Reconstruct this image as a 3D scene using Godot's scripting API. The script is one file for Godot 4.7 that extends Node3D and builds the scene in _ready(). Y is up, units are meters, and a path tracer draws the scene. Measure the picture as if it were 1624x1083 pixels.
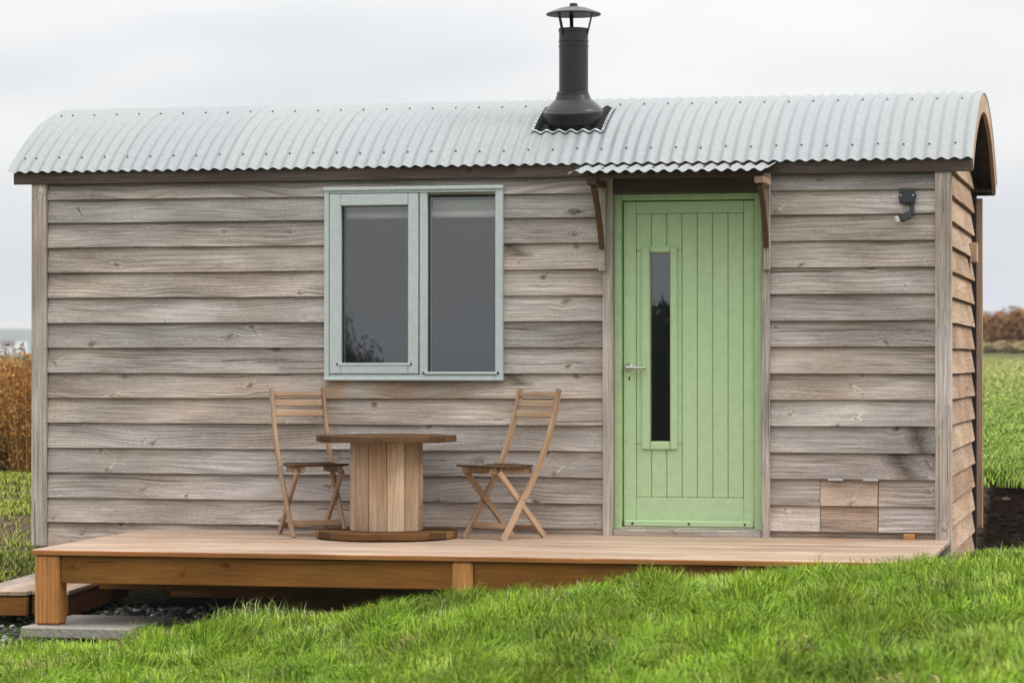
extends Node3D
# A timber cabin with a barrel roof of corrugated iron, its deck, a cable-drum table and two folding chairs.

const CAM := Vector3(6.9739, 1.0566, 17.3104)
const LEN := 5.778          # length of the cabin's front
const DEEP := 2.462         # depth of the cabin
const ARC_R := 2.011        # radius of the roof's arc
const ARC_Y := 0.746
const ARC_Z := -1.232
const ROWS := 24            # planks in a wood atlas
const AW := 2048
const RH := 64
const MPU := 6.144          # metres of plank across an atlas
const YB := [2.0839, 1.9383, 1.7816, 1.6222, 1.4638, 1.3055, 1.1481, 0.9887, 0.8313, 0.675, 0.5167, 0.3593, 0.201, 0.0456, -0.11]

var rng := RandomNumberGenerator.new()
var bump_noise := FastNoiseLite.new()
var lump_noise := FastNoiseLite.new()
var M := {}
var taken := {}

func _ready():
	rng.seed = 11
	bump_noise.seed = 5; bump_noise.frequency = 1.1
	lump_noise.seed = 9; lump_noise.frequency = 0.35
	set_camera()
	set_sky()
	set_sun()
	make_materials()
	build_ground()
	build_hills()
	build_cabin()
	build_deck()
	build_step()
	build_table()
	build_chairs()
	build_small_things()
	build_background()
	build_gravel()
	build_grass()

# ------------------------------------------------------------------ camera and light
func set_camera():
	var c := Camera3D.new()
	c.name = "camera"
	add_child(c)
	c.position = CAM
	c.rotation_order = EULER_ORDER_YXZ
	c.rotation_degrees = Vector3(0.41, 12.5817, 0)
	c.near = 0.1
	c.far = 9000.0
	var at := CameraAttributesPhysical.new()
	at.frustum_focal_length = 102.0
	at.frustum_focus_distance = 17.4
	at.exposure_aperture = 4.0
	c.attributes = at
	c.keep_aspect = Camera3D.KEEP_HEIGHT
	c.fov = rad_to_deg(2.0 * atan(541.5 / 4598.7))
	c.current = true

func set_sky():
	var w := 1536
	var h := 768
	var big := FastNoiseLite.new()
	big.seed = 2323; big.frequency = 4.0; big.fractal_octaves = 4; big.fractal_gain = 0.5
	var data := PackedFloat32Array()
	data.resize(w * h * 3)
	var k := 0
	for j in h:
		var el := (0.5 - (j + 0.5) / h) * PI
		var se := sin(el)
		var ce := cos(el)
		for i in w:
			var c := Color(0.13, 0.14, 0.10)
			if se > -0.04:
				var ph := ((i + 0.5) / w - 0.5) * TAU
				var n := big.get_noise_3d(sin(ph) * ce, se * 4.5, -cos(ph) * ce)
				var l := 0.66 * (1.0 + 2.35 * maxf(se, 0.0)) * (1.0 + 0.19 * n)
				c = Color(0.995, 0.995, 0.995).lerp(Color(0.945, 0.98, 1.025), clampf(0.15 - n * 2.0, 0.0, 1.0)) * l
				if se < 0.0: c = c.lerp(Color(0.13, 0.14, 0.10), -se * 25.0)
			data[k] = c.r; data[k + 1] = c.g; data[k + 2] = c.b
			k += 3
	var im := Image.create_from_data(w, h, false, Image.FORMAT_RGBF, data.to_byte_array())
	var pm := PanoramaSkyMaterial.new()
	pm.panorama = ImageTexture.create_from_image(im)
	var s := Sky.new()
	s.sky_material = pm
	var e := Environment.new()
	e.background_mode = Environment.BG_SKY
	e.sky = s
	e.tonemap_mode = Environment.TONE_MAPPER_LINEAR
	e.tonemap_exposure = 1.12
	e.fog_enabled = true
	e.fog_density = 0.0003
	e.fog_light_color = Color(0.86, 0.89, 0.92)
	e.sdfgi_enabled = true
	e.ssao_enabled = true
	e.ssil_enabled = true
	var we := WorldEnvironment.new()
	we.name = "sky"
	we.environment = e
	add_child(we)

func set_sun():
	var l := DirectionalLight3D.new()
	l.name = "sun"
	l.light_energy = 0.5
	l.light_angular_distance = 22.0
	l.light_color = Color(1.0, 0.965, 0.92)
	l.shadow_enabled = true
	l.rotation_degrees = Vector3(-40, 86, 0)
	add_child(l)

# ------------------------------------------------------------------ naming
func numbered(called: String) -> String:
	if not taken.has(called):
		taken[called] = 0
		return called
	taken[called] += 1
	return "%s_%03d" % [called, taken[called]]

func tag(o: Node, label: String, category: String, group := "", kind := ""):
	if label: o.set_meta("label", label)
	if category: o.set_meta("category", category)
	if group: o.set_meta("group", group)
	if kind: o.set_meta("kind", kind)
	return o

func base(called: String, at := Vector3.ZERO) -> Node3D:
	var o := Node3D.new()
	o.name = numbered(called)
	add_child(o)
	o.position = at
	return o

func put(called: String, st: SurfaceTool, m: Material, parent: Node = null) -> MeshInstance3D:
	var o := MeshInstance3D.new()
	o.mesh = st.commit()
	o.material_override = m
	if parent == null:
		o.name = numbered(called)
		add_child(o)
	else:
		o.name = called
		var n := 0
		while parent.has_node(NodePath(String(o.name))):
			n += 1
			o.name = "%s_%03d" % [called, n]
		parent.add_child(o)
	return o

func tool() -> SurfaceTool:
	var st := SurfaceTool.new()
	st.begin(Mesh.PRIMITIVE_TRIANGLES)
	return st

# ------------------------------------------------------------------ shapes
func tri(st: SurfaceTool, p: Array, n: Array, t: Array, out: Vector3):
	var order := [0, 1, 2] if (p[1] - p[0]).cross(p[2] - p[0]).dot(out) <= 0.0 else [0, 2, 1]
	for k in order:
		st.set_normal(n[k])
		st.set_uv(t[k])
		st.add_vertex(p[k])

func quad(st: SurfaceTool, a: Vector3, b: Vector3, c: Vector3, d: Vector3, n: Vector3, ta := Vector2.ZERO, tb := Vector2.ZERO, tc := Vector2.ZERO, td := Vector2.ZERO):
	tri(st, [a, b, c], [n, n, n], [ta, tb, tc], n)
	tri(st, [a, c, d], [n, n, n], [ta, tc, td], n)

func quad_auto(st: SurfaceTool, a: Vector3, b: Vector3, c: Vector3, d: Vector3, out: Vector3, ta := Vector2.ZERO, tb := Vector2.ZERO, tc := Vector2.ZERO, td := Vector2.ZERO):
	var n := (c - a).cross(d - b).normalized()
	if n.dot(out) < 0.0: n = -n
	quad(st, a, b, c, d, n, ta, tb, tc, td)

func rowv(row: int, f: float) -> float:
	return (row + 0.05 + 0.9 * clampf(f, 0.0, 1.0)) / ROWS

# A length of timber with chamfered edges, its grain along a-b.
func beam(st: SurfaceTool, a: Vector3, b: Vector3, up: Vector3, w: float, h: float, row := -1, u0 := -1.0, bev := 0.003):
	if row < 0: row = rng.randi() % ROWS
	if u0 < 0.0: u0 = rng.randf() * 4.0
	sweep(st, [a, a + (b - a).normalized() * bev, b - (b - a).normalized() * bev, b], (b - a).cross(up).normalized(), w, h, row, u0, bev, true)

# A chamfered rectangle led along a path; w runs along side, h across it.
func sweep(st: SurfaceTool, pts: Array, side: Vector3, w: float, h: float, row := -1, u0 := -1.0, bev := 0.003, inset := false):
	if row < 0: row = rng.randi() % ROWS
	if u0 < 0.0: u0 = rng.randf() * 4.0
	var rings := []
	var us := []
	var run := u0
	for i in pts.size():
		var t: Vector3 = (pts[mini(i + 1, pts.size() - 1)] - pts[maxi(i - 1, 0)]).normalized()
		var up := side.cross(t).normalized()
		var s := 1.0
		var cut := bev
		var hw := w / 2
		var hh := h / 2
		if inset and (i == 0 or i == pts.size() - 1):
			hw -= bev; hh -= bev; cut = bev * 0.5
		var ring := []
		for c in [[hw, hh - cut], [hw - cut, hh], [-hw + cut, hh], [-hw, hh - cut], [-hw, -hh + cut], [-hw + cut, -hh], [hw - cut, -hh], [hw, -hh + cut]]:
			ring.append(pts[i] + side * c[0] * s + up * c[1] * s)
		rings.append(ring)
		if i > 0: run += (pts[i] - pts[i - 1]).length()
		us.append(run / MPU)
	var fw := minf(w / 0.19, 1.0)
	var fh := minf(h / 0.19, 1.0)
	var vv := [[fh, fh], [fw, 0.0], [0.0, 0.0], [fh, 0.0], [0.0, 0.0], [0.0, fw], [fw, fw], [0.0, fh]]
	for i in pts.size() - 1:
		var mid: Vector3 = (pts[i] + pts[i + 1]) / 2
		for k in 8:
			var k2 := (k + 1) % 8
			var out: Vector3 = (rings[i][k] + rings[i][k2] + rings[i + 1][k] + rings[i + 1][k2]) / 4 - mid
			var v1 := rowv(row, vv[k][0])
			var v2 := rowv(row, vv[k][1])
			quad_auto(st, rings[i][k], rings[i][k2], rings[i + 1][k2], rings[i + 1][k], out, Vector2(us[i], v1), Vector2(us[i], v2), Vector2(us[i + 1], v2), Vector2(us[i + 1], v1))
	for e in [0, pts.size() - 1]:
		var out: Vector3 = (pts[0] - pts[1]) if e == 0 else (pts[e] - pts[e - 1])
		for k in range(1, 7):
			tri(st, [rings[e][0], rings[e][k], rings[e][k + 1]], [out.normalized(), out.normalized(), out.normalized()], [Vector2(us[e], rowv(row, 0.1)), Vector2(us[e] + 0.004, rowv(row, 0.1 + k * 0.1)), Vector2(us[e] + 0.008, rowv(row, 0.2 + k * 0.1))], out)

func box(st: SurfaceTool, lo: Vector3, hi: Vector3, bev := 0.003, row := -1, axis := 0):
	var c := (lo + hi) / 2
	var s := hi - lo
	if axis == 0: beam(st, Vector3(lo.x, c.y, c.z), Vector3(hi.x, c.y, c.z), Vector3.UP, s.z, s.y, row, -1.0, bev)
	elif axis == 1: beam(st, Vector3(c.x, lo.y, c.z), Vector3(c.x, hi.y, c.z), Vector3.BACK, s.x, s.z, row, -1.0, bev)
	else: beam(st, Vector3(c.x, c.y, lo.z), Vector3(c.x, c.y, hi.z), Vector3.UP, s.x, s.y, row, -1.0, bev)

func lathe(st: SurfaceTool, prof: Array, n: int, xf := Transform3D.IDENTITY):
	for i in prof.size() - 1:
		var p: Vector2 = prof[i]
		var q: Vector2 = prof[i + 1]
		if p.distance_to(q) < 1e-6: continue
		var d := q - p
		var nn := Vector2(d.y, -d.x).normalized()
		for k in n:
			var a0 := TAU * k / n
			var a1 := TAU * (k + 1) / n
			var c0 := Vector3(cos(a0), 0, sin(a0))
			var c1 := Vector3(cos(a1), 0, sin(a1))
			var P := [xf * (c0 * p.x + Vector3.UP * p.y), xf * (c1 * p.x + Vector3.UP * p.y), xf * (c1 * q.x + Vector3.UP * q.y), xf * (c0 * q.x + Vector3.UP * q.y)]
			var n0 := xf.basis * (c0 * nn.x + Vector3.UP * nn.y)
			var n1 := xf.basis * (c1 * nn.x + Vector3.UP * nn.y)
			var t := [Vector2(float(k) / n, p.y), Vector2(float(k + 1) / n, p.y), Vector2(float(k + 1) / n, q.y), Vector2(float(k) / n, q.y)]
			var out := (n0 + n1).normalized()
			tri(st, [P[0], P[1], P[2]], [n0, n1, n1], [t[0], t[1], t[2]], out)
			tri(st, [P[0], P[2], P[3]], [n0, n1, n0], [t[0], t[2], t[3]], out)

func rod(st: SurfaceTool, a: Vector3, b: Vector3, r: float, n := 10):
	var y := (b - a).normalized()
	var x := y.cross(Vector3(0.3, 0.5, 0.8)).normalized()
	var xf := Transform3D(Basis(x, y, x.cross(y)), a)
	var l := (b - a).length()
	lathe(st, [Vector2(0, 0), Vector2(r * 0.85, 0), Vector2(r, r * 0.15), Vector2(r, l - r * 0.15), Vector2(r * 0.85, l), Vector2(0, l)], n, xf)

# ------------------------------------------------------------------ materials
var atlas_rows := []
func wood_row(r: int, o: Dictionary, patch: PackedByteArray, patch2: PackedByteArray, grain: PackedByteArray):
	var g := RandomNumberGenerator.new()
	g.seed = o.seed * 1000 + r
	var disp := PackedFloat32Array()
	disp.resize(AW * RH)
	var mark := PackedFloat32Array()      # knots: how dark the wood is
	mark.resize(AW * RH)
	var glow := PackedFloat32Array()      # the resin halo round a knot
	glow.resize(AW * RH)
	var scar := PackedFloat32Array()      # the short torn marks that run off a knot
	scar.resize(AW * RH)
	var knots: int = g.randi_range(o.knots[0], o.knots[1])
	for kk in knots:
		var kx := g.randf() * AW
		var ky := g.randf_range(4.0, RH - 4.0)
		var kr := 1.6 + 4.6 * pow(g.randf(), 1.4)
		var tilt := g.randf_range(-0.8, 0.8)
		var stretch := g.randf_range(0.9, 1.7)
		var bx := int(kr * 9)
		var dark := g.randf_range(0.35, 0.95)
		for y in RH:
			var dy := y - ky
			for xx in range(-bx, bx):
				var px := (int(kx) + xx + AW) % AW
				var dx := xx - dy * tilt
				var i := y * AW + px
				disp[i] += clampf(dy / (kr * 0.5), -1.0, 1.0) * kr * 1.5 * exp(-dx * dx / (kr * kr * 7.0)) * exp(-absf(dy) / (2.2 * kr))
				var d := sqrt(dx * dx / (stretch * stretch) + dy * dy) / kr
				if d < 1.4: mark[i] = maxf(mark[i], pow(1.0 - d / 1.4, 0.8) * dark * (0.75 + 0.25 * sin(d * 9.0)))
				if d < 4.0: glow[i] += exp(-d * d * 0.25) * 0.6
		for sc in g.randi_range(0, 3):
			var ang := g.randf_range(0.6, 1.25) * (1.0 if g.randf() < 0.5 else -1.0)
			var ln := g.randf_range(6.0, 22.0)
			var val := g.randf_range(0.2, 0.5) if g.randf() < 0.55 else g.randf_range(-0.6, -0.2)
			var wd := g.randf_range(1.0, 2.6)
			for st in int(ln * 2):
				var f := st / (ln * 2)
				var py := ky + sin(ang) * f * ln
				var pxx := kx + cos(ang) * f * ln * 1.4
				for oy in range(-2, 3):
					for ox in range(-2, 3):
						var yy := int(py) + oy
						if yy < 0 or yy >= RH: continue
						var ds := Vector2(ox + int(pxx) - pxx, yy - py).length()
						var id := yy * AW + (int(pxx) + ox + AW) % AW
						var add := val * (1.0 - f * 0.7) * maxf(0.0, 1.0 - ds / wd)
						if absf(add) > absf(scar[id]): scar[id] = add
	var cracks := []
	for c in g.randi_range(o.cracks[0], o.cracks[1]):
		var x0 := g.randi_range(0, AW - 60)
		cracks.append([x0, x0 + g.randi_range(30, 330), g.randf_range(4, RH - 4), g.randf_range(0.35, 0.8)])
	var kr := TAU / g.randf_range(4.5, 11.0)
	var ramp := g.randf_range(0.3, 1.0)
	var off := g.randi() % 512
	var slow := FastNoiseLite.new()
	slow.seed = o.seed * 77 + r; slow.frequency = 0.0022; slow.fractal_octaves = 2
	var warp := PackedFloat32Array()
	warp.resize(AW)
	var amp := PackedFloat32Array()
	amp.resize(AW)
	var wx: float = g.randf_range(4.0, 16.0)
	for x in AW:
		warp[x] = slow.get_noise_2d(x, 0) * wx
		amp[x] = clampf(0.5 + slow.get_noise_2d(x, 300) * 1.2, 0.0, 1.0) * ramp
	var tone := g.randf_range(-0.05, 0.05)
	var dk: Color = o.dark
	var lt: Color = o.light
	var wm: Color = o.warm
	var kc: Color = o.knot
	var rgb := PackedByteArray()
	rgb.resize(AW * RH * 3)
	var hh := PackedByteArray()
	hh.resize(AW * RH)
	var belly := g.randf_range(-0.25, 0.25)
	var stains: Array = o.stains.get(r, [])
	var og: float = o.g
	var orr: float = o.r
	var op: float = o.p
	var ow: float = o.w
	var ok: float = o.k
	var q := 0
	var i := 0
	var rowbase := r * RH * AW
	for y in RH:
		var bend := 1.0 + belly * sin(y * PI / RH)
		for x in AW:
			var v := y * bend - disp[i] + warp[x] * (0.4 + y * 0.012)
			var gy := (int(v * 3.0) + off) & 511
			var G := grain[gy * AW + x] / 255.0 - 0.5
			var p := patch[rowbase + i] / 255.0 - 0.5
			var ring := sin(v * kr)
			ring = ring * ring * ring * (amp[x] + minf(glow[i], 1.0) * 1.2)
			var tooth := grain[((int(y * 11.0) + x * 7 + off * 3) & 511) * AW + ((x * 13 + y * 57) & 2047)] / 255.0 - 0.5
			var t: float = 0.52 + tone + tooth * og * 0.45 + scar[i] + G * og + ring * orr + p * op
			var m := mark[i]
			var rust := 0.0
			var h := 0.5 + G * 0.7 + ring * 0.2
			for c in cracks:
				if x > c[0] and x < c[1]:
					var cd: float = 1.0 - absf(v - c[2]) / (c[3] * 1.7 * minf(1.0, minf(x - c[0], c[1] - x) / 25.0 + 0.25))
					if cd > 0.0:
						t -= 0.75 * cd; h -= 0.8 * cd
			for s in stains:
				var along: float = clampf((y / float(RH) - s.y0) / (s.y1 - s.y0), 0.0, 1.0)
				var far: float = absf(x * MPU / AW - lerpf(s.x0, s.x1, along)) / s.w
				if s.has("rust"):
					if far < 1.5: rust = maxf(rust, s.k * clampf((1.5 - far) + G * 1.2, 0.0, 1.0))
				elif far < 1.6 and y >= s.y0 * RH - 3 and y <= s.y1 * RH + 3:
					t -= s.k * clampf((1.4 - far) * 0.55 + G * 2.4, 0.0, 0.85)
			t = clampf(t, 0.0, 1.0)
			var w: float = clampf((patch2[rowbase + i] / 255.0 - 0.45) * ow + glow[i] * 0.35, 0.0, 0.8)
			var cr := dk.r + (lt.r - dk.r) * t
			var cg := dk.g + (lt.g - dk.g) * t
			var cb := dk.b + (lt.b - dk.b) * t
			cr *= 1.0 + (wm.r - 1.0) * w
			cg *= 1.0 + (wm.g - 1.0) * w
			cb *= 1.0 + (wm.b - 1.0) * w
			if rust > 0.0:
				cr *= 1.0 - 0.06 * rust; cg *= 1.0 - 0.22 * rust; cb *= 1.0 - 0.42 * rust
			if m > 0.0:
				m *= ok
				cr += (kc.r - cr) * m; cg += (kc.g - cg) * m; cb += (kc.b - cb) * m
			rgb[q] = int(clampf(cr, 0.0, 1.0) * 255.0); rgb[q + 1] = int(clampf(cg, 0.0, 1.0) * 255.0); rgb[q + 2] = int(clampf(cb, 0.0, 1.0) * 255.0)
			hh[i] = int(clampf(h, 0.0, 1.0) * 255.0)
			q += 3
			i += 1
	atlas_rows[r] = [rgb, hh]

func wood_atlas(o: Dictionary) -> Array:
	var n := FastNoiseLite.new()
	n.seed = o.seed; n.frequency = 0.011; n.fractal_octaves = 4
	var a := n.get_image(AW / 4, ROWS * RH, false, false, false)
	a.resize(AW, ROWS * RH, Image.INTERPOLATE_CUBIC)
	a.convert(Image.FORMAT_L8)
	n.seed = o.seed + 1; n.frequency = 0.008
	var b := n.get_image(AW / 3, ROWS * RH, false, false, false)
	b.resize(AW, ROWS * RH, Image.INTERPOLATE_CUBIC)
	b.convert(Image.FORMAT_L8)
	n.seed = o.seed + 2; n.frequency = 0.16; n.fractal_octaves = 3; n.fractal_gain = 0.6
	var c := n.get_image(72, 512, false, false, true)
	c.resize(AW, 512, Image.INTERPOLATE_CUBIC)
	c.convert(Image.FORMAT_L8)
	atlas_rows = []
	atlas_rows.resize(ROWS)
	var pa := a.get_data()
	var pb := b.get_data()
	var pc := c.get_data()
	var id := WorkerThreadPool.add_group_task(func(r): wood_row(r, o, pa, pb, pc), ROWS)
	WorkerThreadPool.wait_for_group_task_completion(id)
	var rgb := PackedByteArray()
	var hh := PackedByteArray()
	for r in ROWS:
		rgb.append_array(atlas_rows[r][0])
		hh.append_array(atlas_rows[r][1])
	return [ImageTexture.create_from_image(Image.create_from_data(AW, ROWS * RH, false, Image.FORMAT_RGB8, rgb)), ImageTexture.create_from_image(Image.create_from_data(AW, ROWS * RH, false, Image.FORMAT_L8, hh))]

func wood(t: Array, tint: Color, rough := 0.85, relief := 0.12) -> StandardMaterial3D:
	var m := StandardMaterial3D.new()
	m.albedo_texture = t[0]
	m.albedo_color = tint
	m.roughness = rough
	m.metallic_specular = 0.28
	m.heightmap_enabled = true
	m.heightmap_texture = t[1]
	m.heightmap_scale = relief
	return m

func plain(c: Color, rough: float, metal := 0.0) -> StandardMaterial3D:
	var m := StandardMaterial3D.new()
	m.albedo_color = c
	m.roughness = rough
	m.metallic = metal
	return m

# Colour c mottled by noise between lo and hi, mapped in the object's own or the world's axes.
func mottled(c: Color, lo: float, hi: float, scale: float, rough: float, metal := 0.0, relief := 0.0, sd := 1, oct := 4, world := true, speck := 2.0) -> StandardMaterial3D:
	var m := plain(c, rough, metal)
	var n := FastNoiseLite.new()
	n.seed = sd; n.frequency = 0.02; n.fractal_octaves = oct; n.fractal_gain = 0.6
	var fleck := FastNoiseLite.new()
	fleck.seed = sd + 50; fleck.frequency = 0.09; fleck.fractal_octaves = 2
	var im := n.get_seamless_image(512, 512)
	var d := im.get_data()
	var o := PackedByteArray()
	o.resize(512 * 512)
	for i in o.size():
		var v := lerpf(lo, hi, d[i] / 255.0)
		if speck < 1.0:
			var sp := fleck.get_noise_2d(i % 512, i / 512)
			if sp > speck: v *= lerpf(1.0, 0.5, minf((sp - speck) * 8.0, 1.0))
		o[i] = int(clampf(v, 0, 1) * 255)
	m.albedo_texture = ImageTexture.create_from_image(Image.create_from_data(512, 512, false, Image.FORMAT_L8, o))
	m.uv1_triplanar = true
	m.uv1_world_triplanar = world
	m.uv1_scale = Vector3.ONE * scale
	if relief > 0.0:
		m.heightmap_enabled = true
		m.heightmap_texture = ImageTexture.create_from_image(im)
		m.heightmap_scale = relief
	return m

func make_materials():
	var grey := wood_atlas({"seed": 3, "knots": [7, 13], "cracks": [1, 4], "dark": Color8(88, 79, 73), "light": Color8(255, 250, 246), "warm": Color(1.02, 0.96, 0.89), "knot": Color8(78, 64, 55),
		"g": 0.50, "r": 0.15, "p": 0.46, "w": 1.2, "k": 1.0,
		"stains": {10: [{"x0": 2.20, "x1": 2.26, "y0": 0.0, "y1": 1.0, "w": 0.05, "k": 0.55}], 11: [{"x0": 2.06, "x1": 2.20, "y0": 0.0, "y1": 1.0, "w": 0.07, "k": 0.6}], 8: [{"x0": 3.05, "x1": 3.16, "y0": 0.1, "y1": 0.5, "w": 0.06, "k": 0.5}, {"x0": 2.0, "x1": 1.98, "y0": 0.1, "y1": 1.0, "w": 0.07, "k": 0.5, "rust": true}, {"x0": 2.42, "x1": 2.36, "y0": 0.1, "y1": 1.0, "w": 0.13, "k": 0.45, "rust": true}, {"x0": 2.78, "x1": 2.74, "y0": 0.1, "y1": 1.0, "w": 0.08, "k": 0.25, "rust": true}]}})
	var warm := wood_atlas({"seed": 8, "knots": [2, 5], "cracks": [1, 3], "dark": Color8(112, 88, 68), "light": Color8(240, 216, 194), "warm": Color(1.05, 0.96, 0.87), "knot": Color8(70, 48, 32),
		"g": 0.5, "r": 0.13, "p": 0.45, "w": 1.2, "k": 0.85, "stains": {}})
	M.grey = []
	for c in [Color(1, 0.99, 0.98), Color(0.95, 0.935, 0.925), Color(1.0, 0.972, 0.945), Color(0.89, 0.888, 0.885), Color(0.97, 0.94, 0.91)]:
		M.grey.append(wood(grey, c))
	M.trim = wood(grey, Color(0.94, 0.92, 0.90))
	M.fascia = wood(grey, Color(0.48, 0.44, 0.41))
	M.sheathing = wood(grey, Color(0.93, 0.89, 0.85))
	M.side = [wood(warm, Color(1.0, 0.99, 0.97)), wood(warm, Color(0.95, 0.93, 0.91)), wood(warm, Color(1, 1, 1))]
	M.barge = wood(warm, Color(1.0, 1.0, 1.0))
	M.deck = [wood(warm, Color(0.96, 0.97, 0.98), 0.55), wood(warm, Color(0.97, 0.965, 0.98), 0.52), wood(warm, Color(0.94, 0.945, 0.96), 0.58)]
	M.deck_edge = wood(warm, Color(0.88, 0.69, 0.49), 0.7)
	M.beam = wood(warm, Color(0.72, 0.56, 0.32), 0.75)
	M.post = wood(warm, Color(0.98, 0.79, 0.56), 0.75)
	M.offcut = wood(warm, Color(0.98, 0.82, 0.62))
	M.chair = wood(warm, Color(0.90, 0.865, 0.82), 0.75)
	M.chair_seat = wood(warm, Color(0.47, 0.42, 0.36), 0.7)
	M.bracket = wood(warm, Color(0.52, 0.46, 0.39), 0.8)
	M.drum = [wood(warm, Color(0.97, 0.95, 0.91)), wood(warm, Color(0.93, 0.91, 0.87)), wood(warm, Color(1.0, 1.0, 0.97))]
	M.spool_end = [wood(warm, Color(0.57, 0.47, 0.33)), wood(warm, Color(0.47, 0.40, 0.31)), wood(warm, Color(0.72, 0.61, 0.45)), wood(warm, Color(0.53, 0.47, 0.40))]
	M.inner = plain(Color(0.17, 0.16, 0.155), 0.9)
	M.underside = mottled(Color(0.40, 0.36, 0.32), 0.6, 1.0, 1.2, 0.95)
	M.tin = mottled(Color(0.625, 0.64, 0.64), 0.87, 1.0, 2.2, 0.5, 0.3, 0.0, 14, 5)
	M.screw = plain(Color(0.33, 0.36, 0.355), 0.5, 0.4)
	M.flue = mottled(Color(0.14, 0.15, 0.155), 0.75, 1.0, 3.0, 0.34, 0.0, 0.0, 7)
	M.flue.metallic_specular = 0.45
	M.rubber = plain(Color(0.05, 0.052, 0.055), 0.6)
	M.rubber.metallic_specular = 0.2
	M.alu = plain(Color(0.74, 0.76, 0.77), 0.45, 0.4)
	M.window_paint = mottled(Color(0.76, 0.795, 0.79), 0.93, 1.0, 2.0, 0.45, 0.0, 0.0, 5, 5, true, 0.68)
	M.door_paint = mottled(Color(0.70, 0.805, 0.62), 0.94, 1.0, 1.1, 0.5, 0.0, 0.0, 6, 5, true, 0.72)
	M.frame_paint = mottled(Color(0.66, 0.775, 0.575), 0.91, 1.0, 1.1, 0.5, 0.0, 0.0, 6, 5, true, 0.66)
	M.gasket = plain(Color(0.10, 0.11, 0.11), 0.7)
	M.steel = plain(Color(0.75, 0.74, 0.72), 0.28, 1.0)
	M.pane = plain(Color(1, 1, 1, 0.002), 0.0)
	M.pane.transparency = BaseMaterial3D.TRANSPARENCY_ALPHA
	M.blind = plain(Color(0.80, 0.82, 0.80), 0.9)
	M.black = plain(Color(0.17, 0.185, 0.19), 0.45)
	M.lens = plain(Color(0.72, 0.72, 0.69), 0.3)
	M.slab = mottled(Color(0.66, 0.63, 0.60), 0.72, 1.0, 3.0, 0.9, 0.0, 0.3, 31, 5)
	M.stone = plain(Color.WHITE, 0.9)
	M.stone.vertex_color_use_as_albedo = true
	M.stone.metallic_specular = 0.12
	M.leafy = plain(Color.WHITE, 0.75)
	M.leafy.vertex_color_use_as_albedo = true
	M.leafy.metallic_specular = 0.15
	M.leafy.backlight = Color(0.35, 0.35, 0.35)
	M.blade = plain(Color.WHITE, 0.55)
	M.blade.vertex_color_use_as_albedo = true
	M.blade.metallic_specular = 0.3
	M.blade.backlight = Color(0.6, 0.6, 0.6)
	M.twig = plain(Color(0.20, 0.16, 0.13), 0.9)
	M.ground = mottled(Color.WHITE, 0.45, 1.0, 0.9, 1.0, 0.0, 1.5, 41, 5)
	M.ground.vertex_color_use_as_albedo = true
	M.ground.metallic_specular = 0.1
	M.hill = mottled(Color(0.27, 0.33, 0.20), 0.6, 1.0, 0.004, 1.0, 0.0, 0.0, 43)
	M.white_wall = plain(Color(0.88, 0.88, 0.87), 0.8)
	M.brown_roof = mottled(Color(0.36, 0.27, 0.22), 0.7, 1.0, 0.5, 0.9)
	M.house_glass = plain(Color(0.08, 0.09, 0.1), 0.1)

# ------------------------------------------------------------------ the ground
const FRONT := [[-60, -1.4], [-8, -0.75], [-2, -0.63], [0, -0.57], [0.6, -0.56], [1.5, -0.50], [2.1, -0.37], [2.67, -0.35], [3.2, -0.255], [3.7, -0.21], [4.55, -0.105], [4.9, -0.08], [5.2, -0.045], [5.8, -0.015], [6.3, 0.05], [8, 0.2], [12, 0.35], [30, 0.6], [6000, 0.9]]
const LEFT := [[-6000, 24.0], [-1100, 4.3], [-60, 0.1], [-13, -0.09], [0, -0.36], [1, -0.5], [2, -0.57]]
const RIGHT := [[-6000, 60.0], [-160, 2.2], [-5.4, 0.2], [-3.7, -0.2], [0.6, -0.2], [1.6, 0.0], [2, 0.08]]

func curve(t: Array, x: float) -> float:
	if x <= t[0][0]: return t[0][1]
	for i in range(1, t.size()):
		if x <= t[i][0]:
			var f: float = (x - t[i - 1][0]) / (t[i][0] - t[i - 1][0])
			return lerpf(t[i - 1][1], t[i][1], f)
	return t[-1][1]

func ground_y(x: float, z: float) -> float:
	var lump := lump_noise.get_noise_2d(x, z) * 0.05 * (0.3 + 0.7 * smoothstep(2.2, 3.8, absf(z))) + bump_noise.get_noise_2d(x, z) * 0.045 * smoothstep(2.2, 3.8, z) + bump_noise.get_noise_2d(x * 2.7, z * 2.7) * 0.034 * smoothstep(2.0, 2.8, z)
	var front := curve(FRONT, x) - clampf(z - 2.0, 0.0, 15.0) * 0.03
	if z > 34.0: front -= (z - 34.0) * 0.12 if z < 300.0 else 31.9
	var mid := lerpf(-0.52, -0.3, smoothstep(2.5, 4.5, x))
	var far := smoothstep(-4.0, -8.0, z)
	var wl := (1.0 - smoothstep(-0.2, 0.35, x)) * (1.0 - far)
	var wr := smoothstep(5.7, 6.0, x) * (1.0 - far)
	var right := curve(RIGHT, z) + clampf(x - 6.0, 0.0, 3.0) * 0.22 * smoothstep(-3.0, -5.0, z) * smoothstep(-14.0, -6.0, z)
	var side := mid
	if z < -3.0: side = lerpf(mid, lerpf(curve(LEFT, z), right, right_share(x, z)), smoothstep(-3.0, -4.5, z))
	var back := lerpf(lerpf(side, curve(LEFT, z), wl), right, wr)
	var f := smoothstep(1.93, 2.08, z)
	var under := 1.0 if x > 0.7 and x < 5.9 and z < 2.0 and z > -2.6 else 0.0
	return lerpf(back, front, f) + lump * (1.0 - 0.8 * under)

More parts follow.
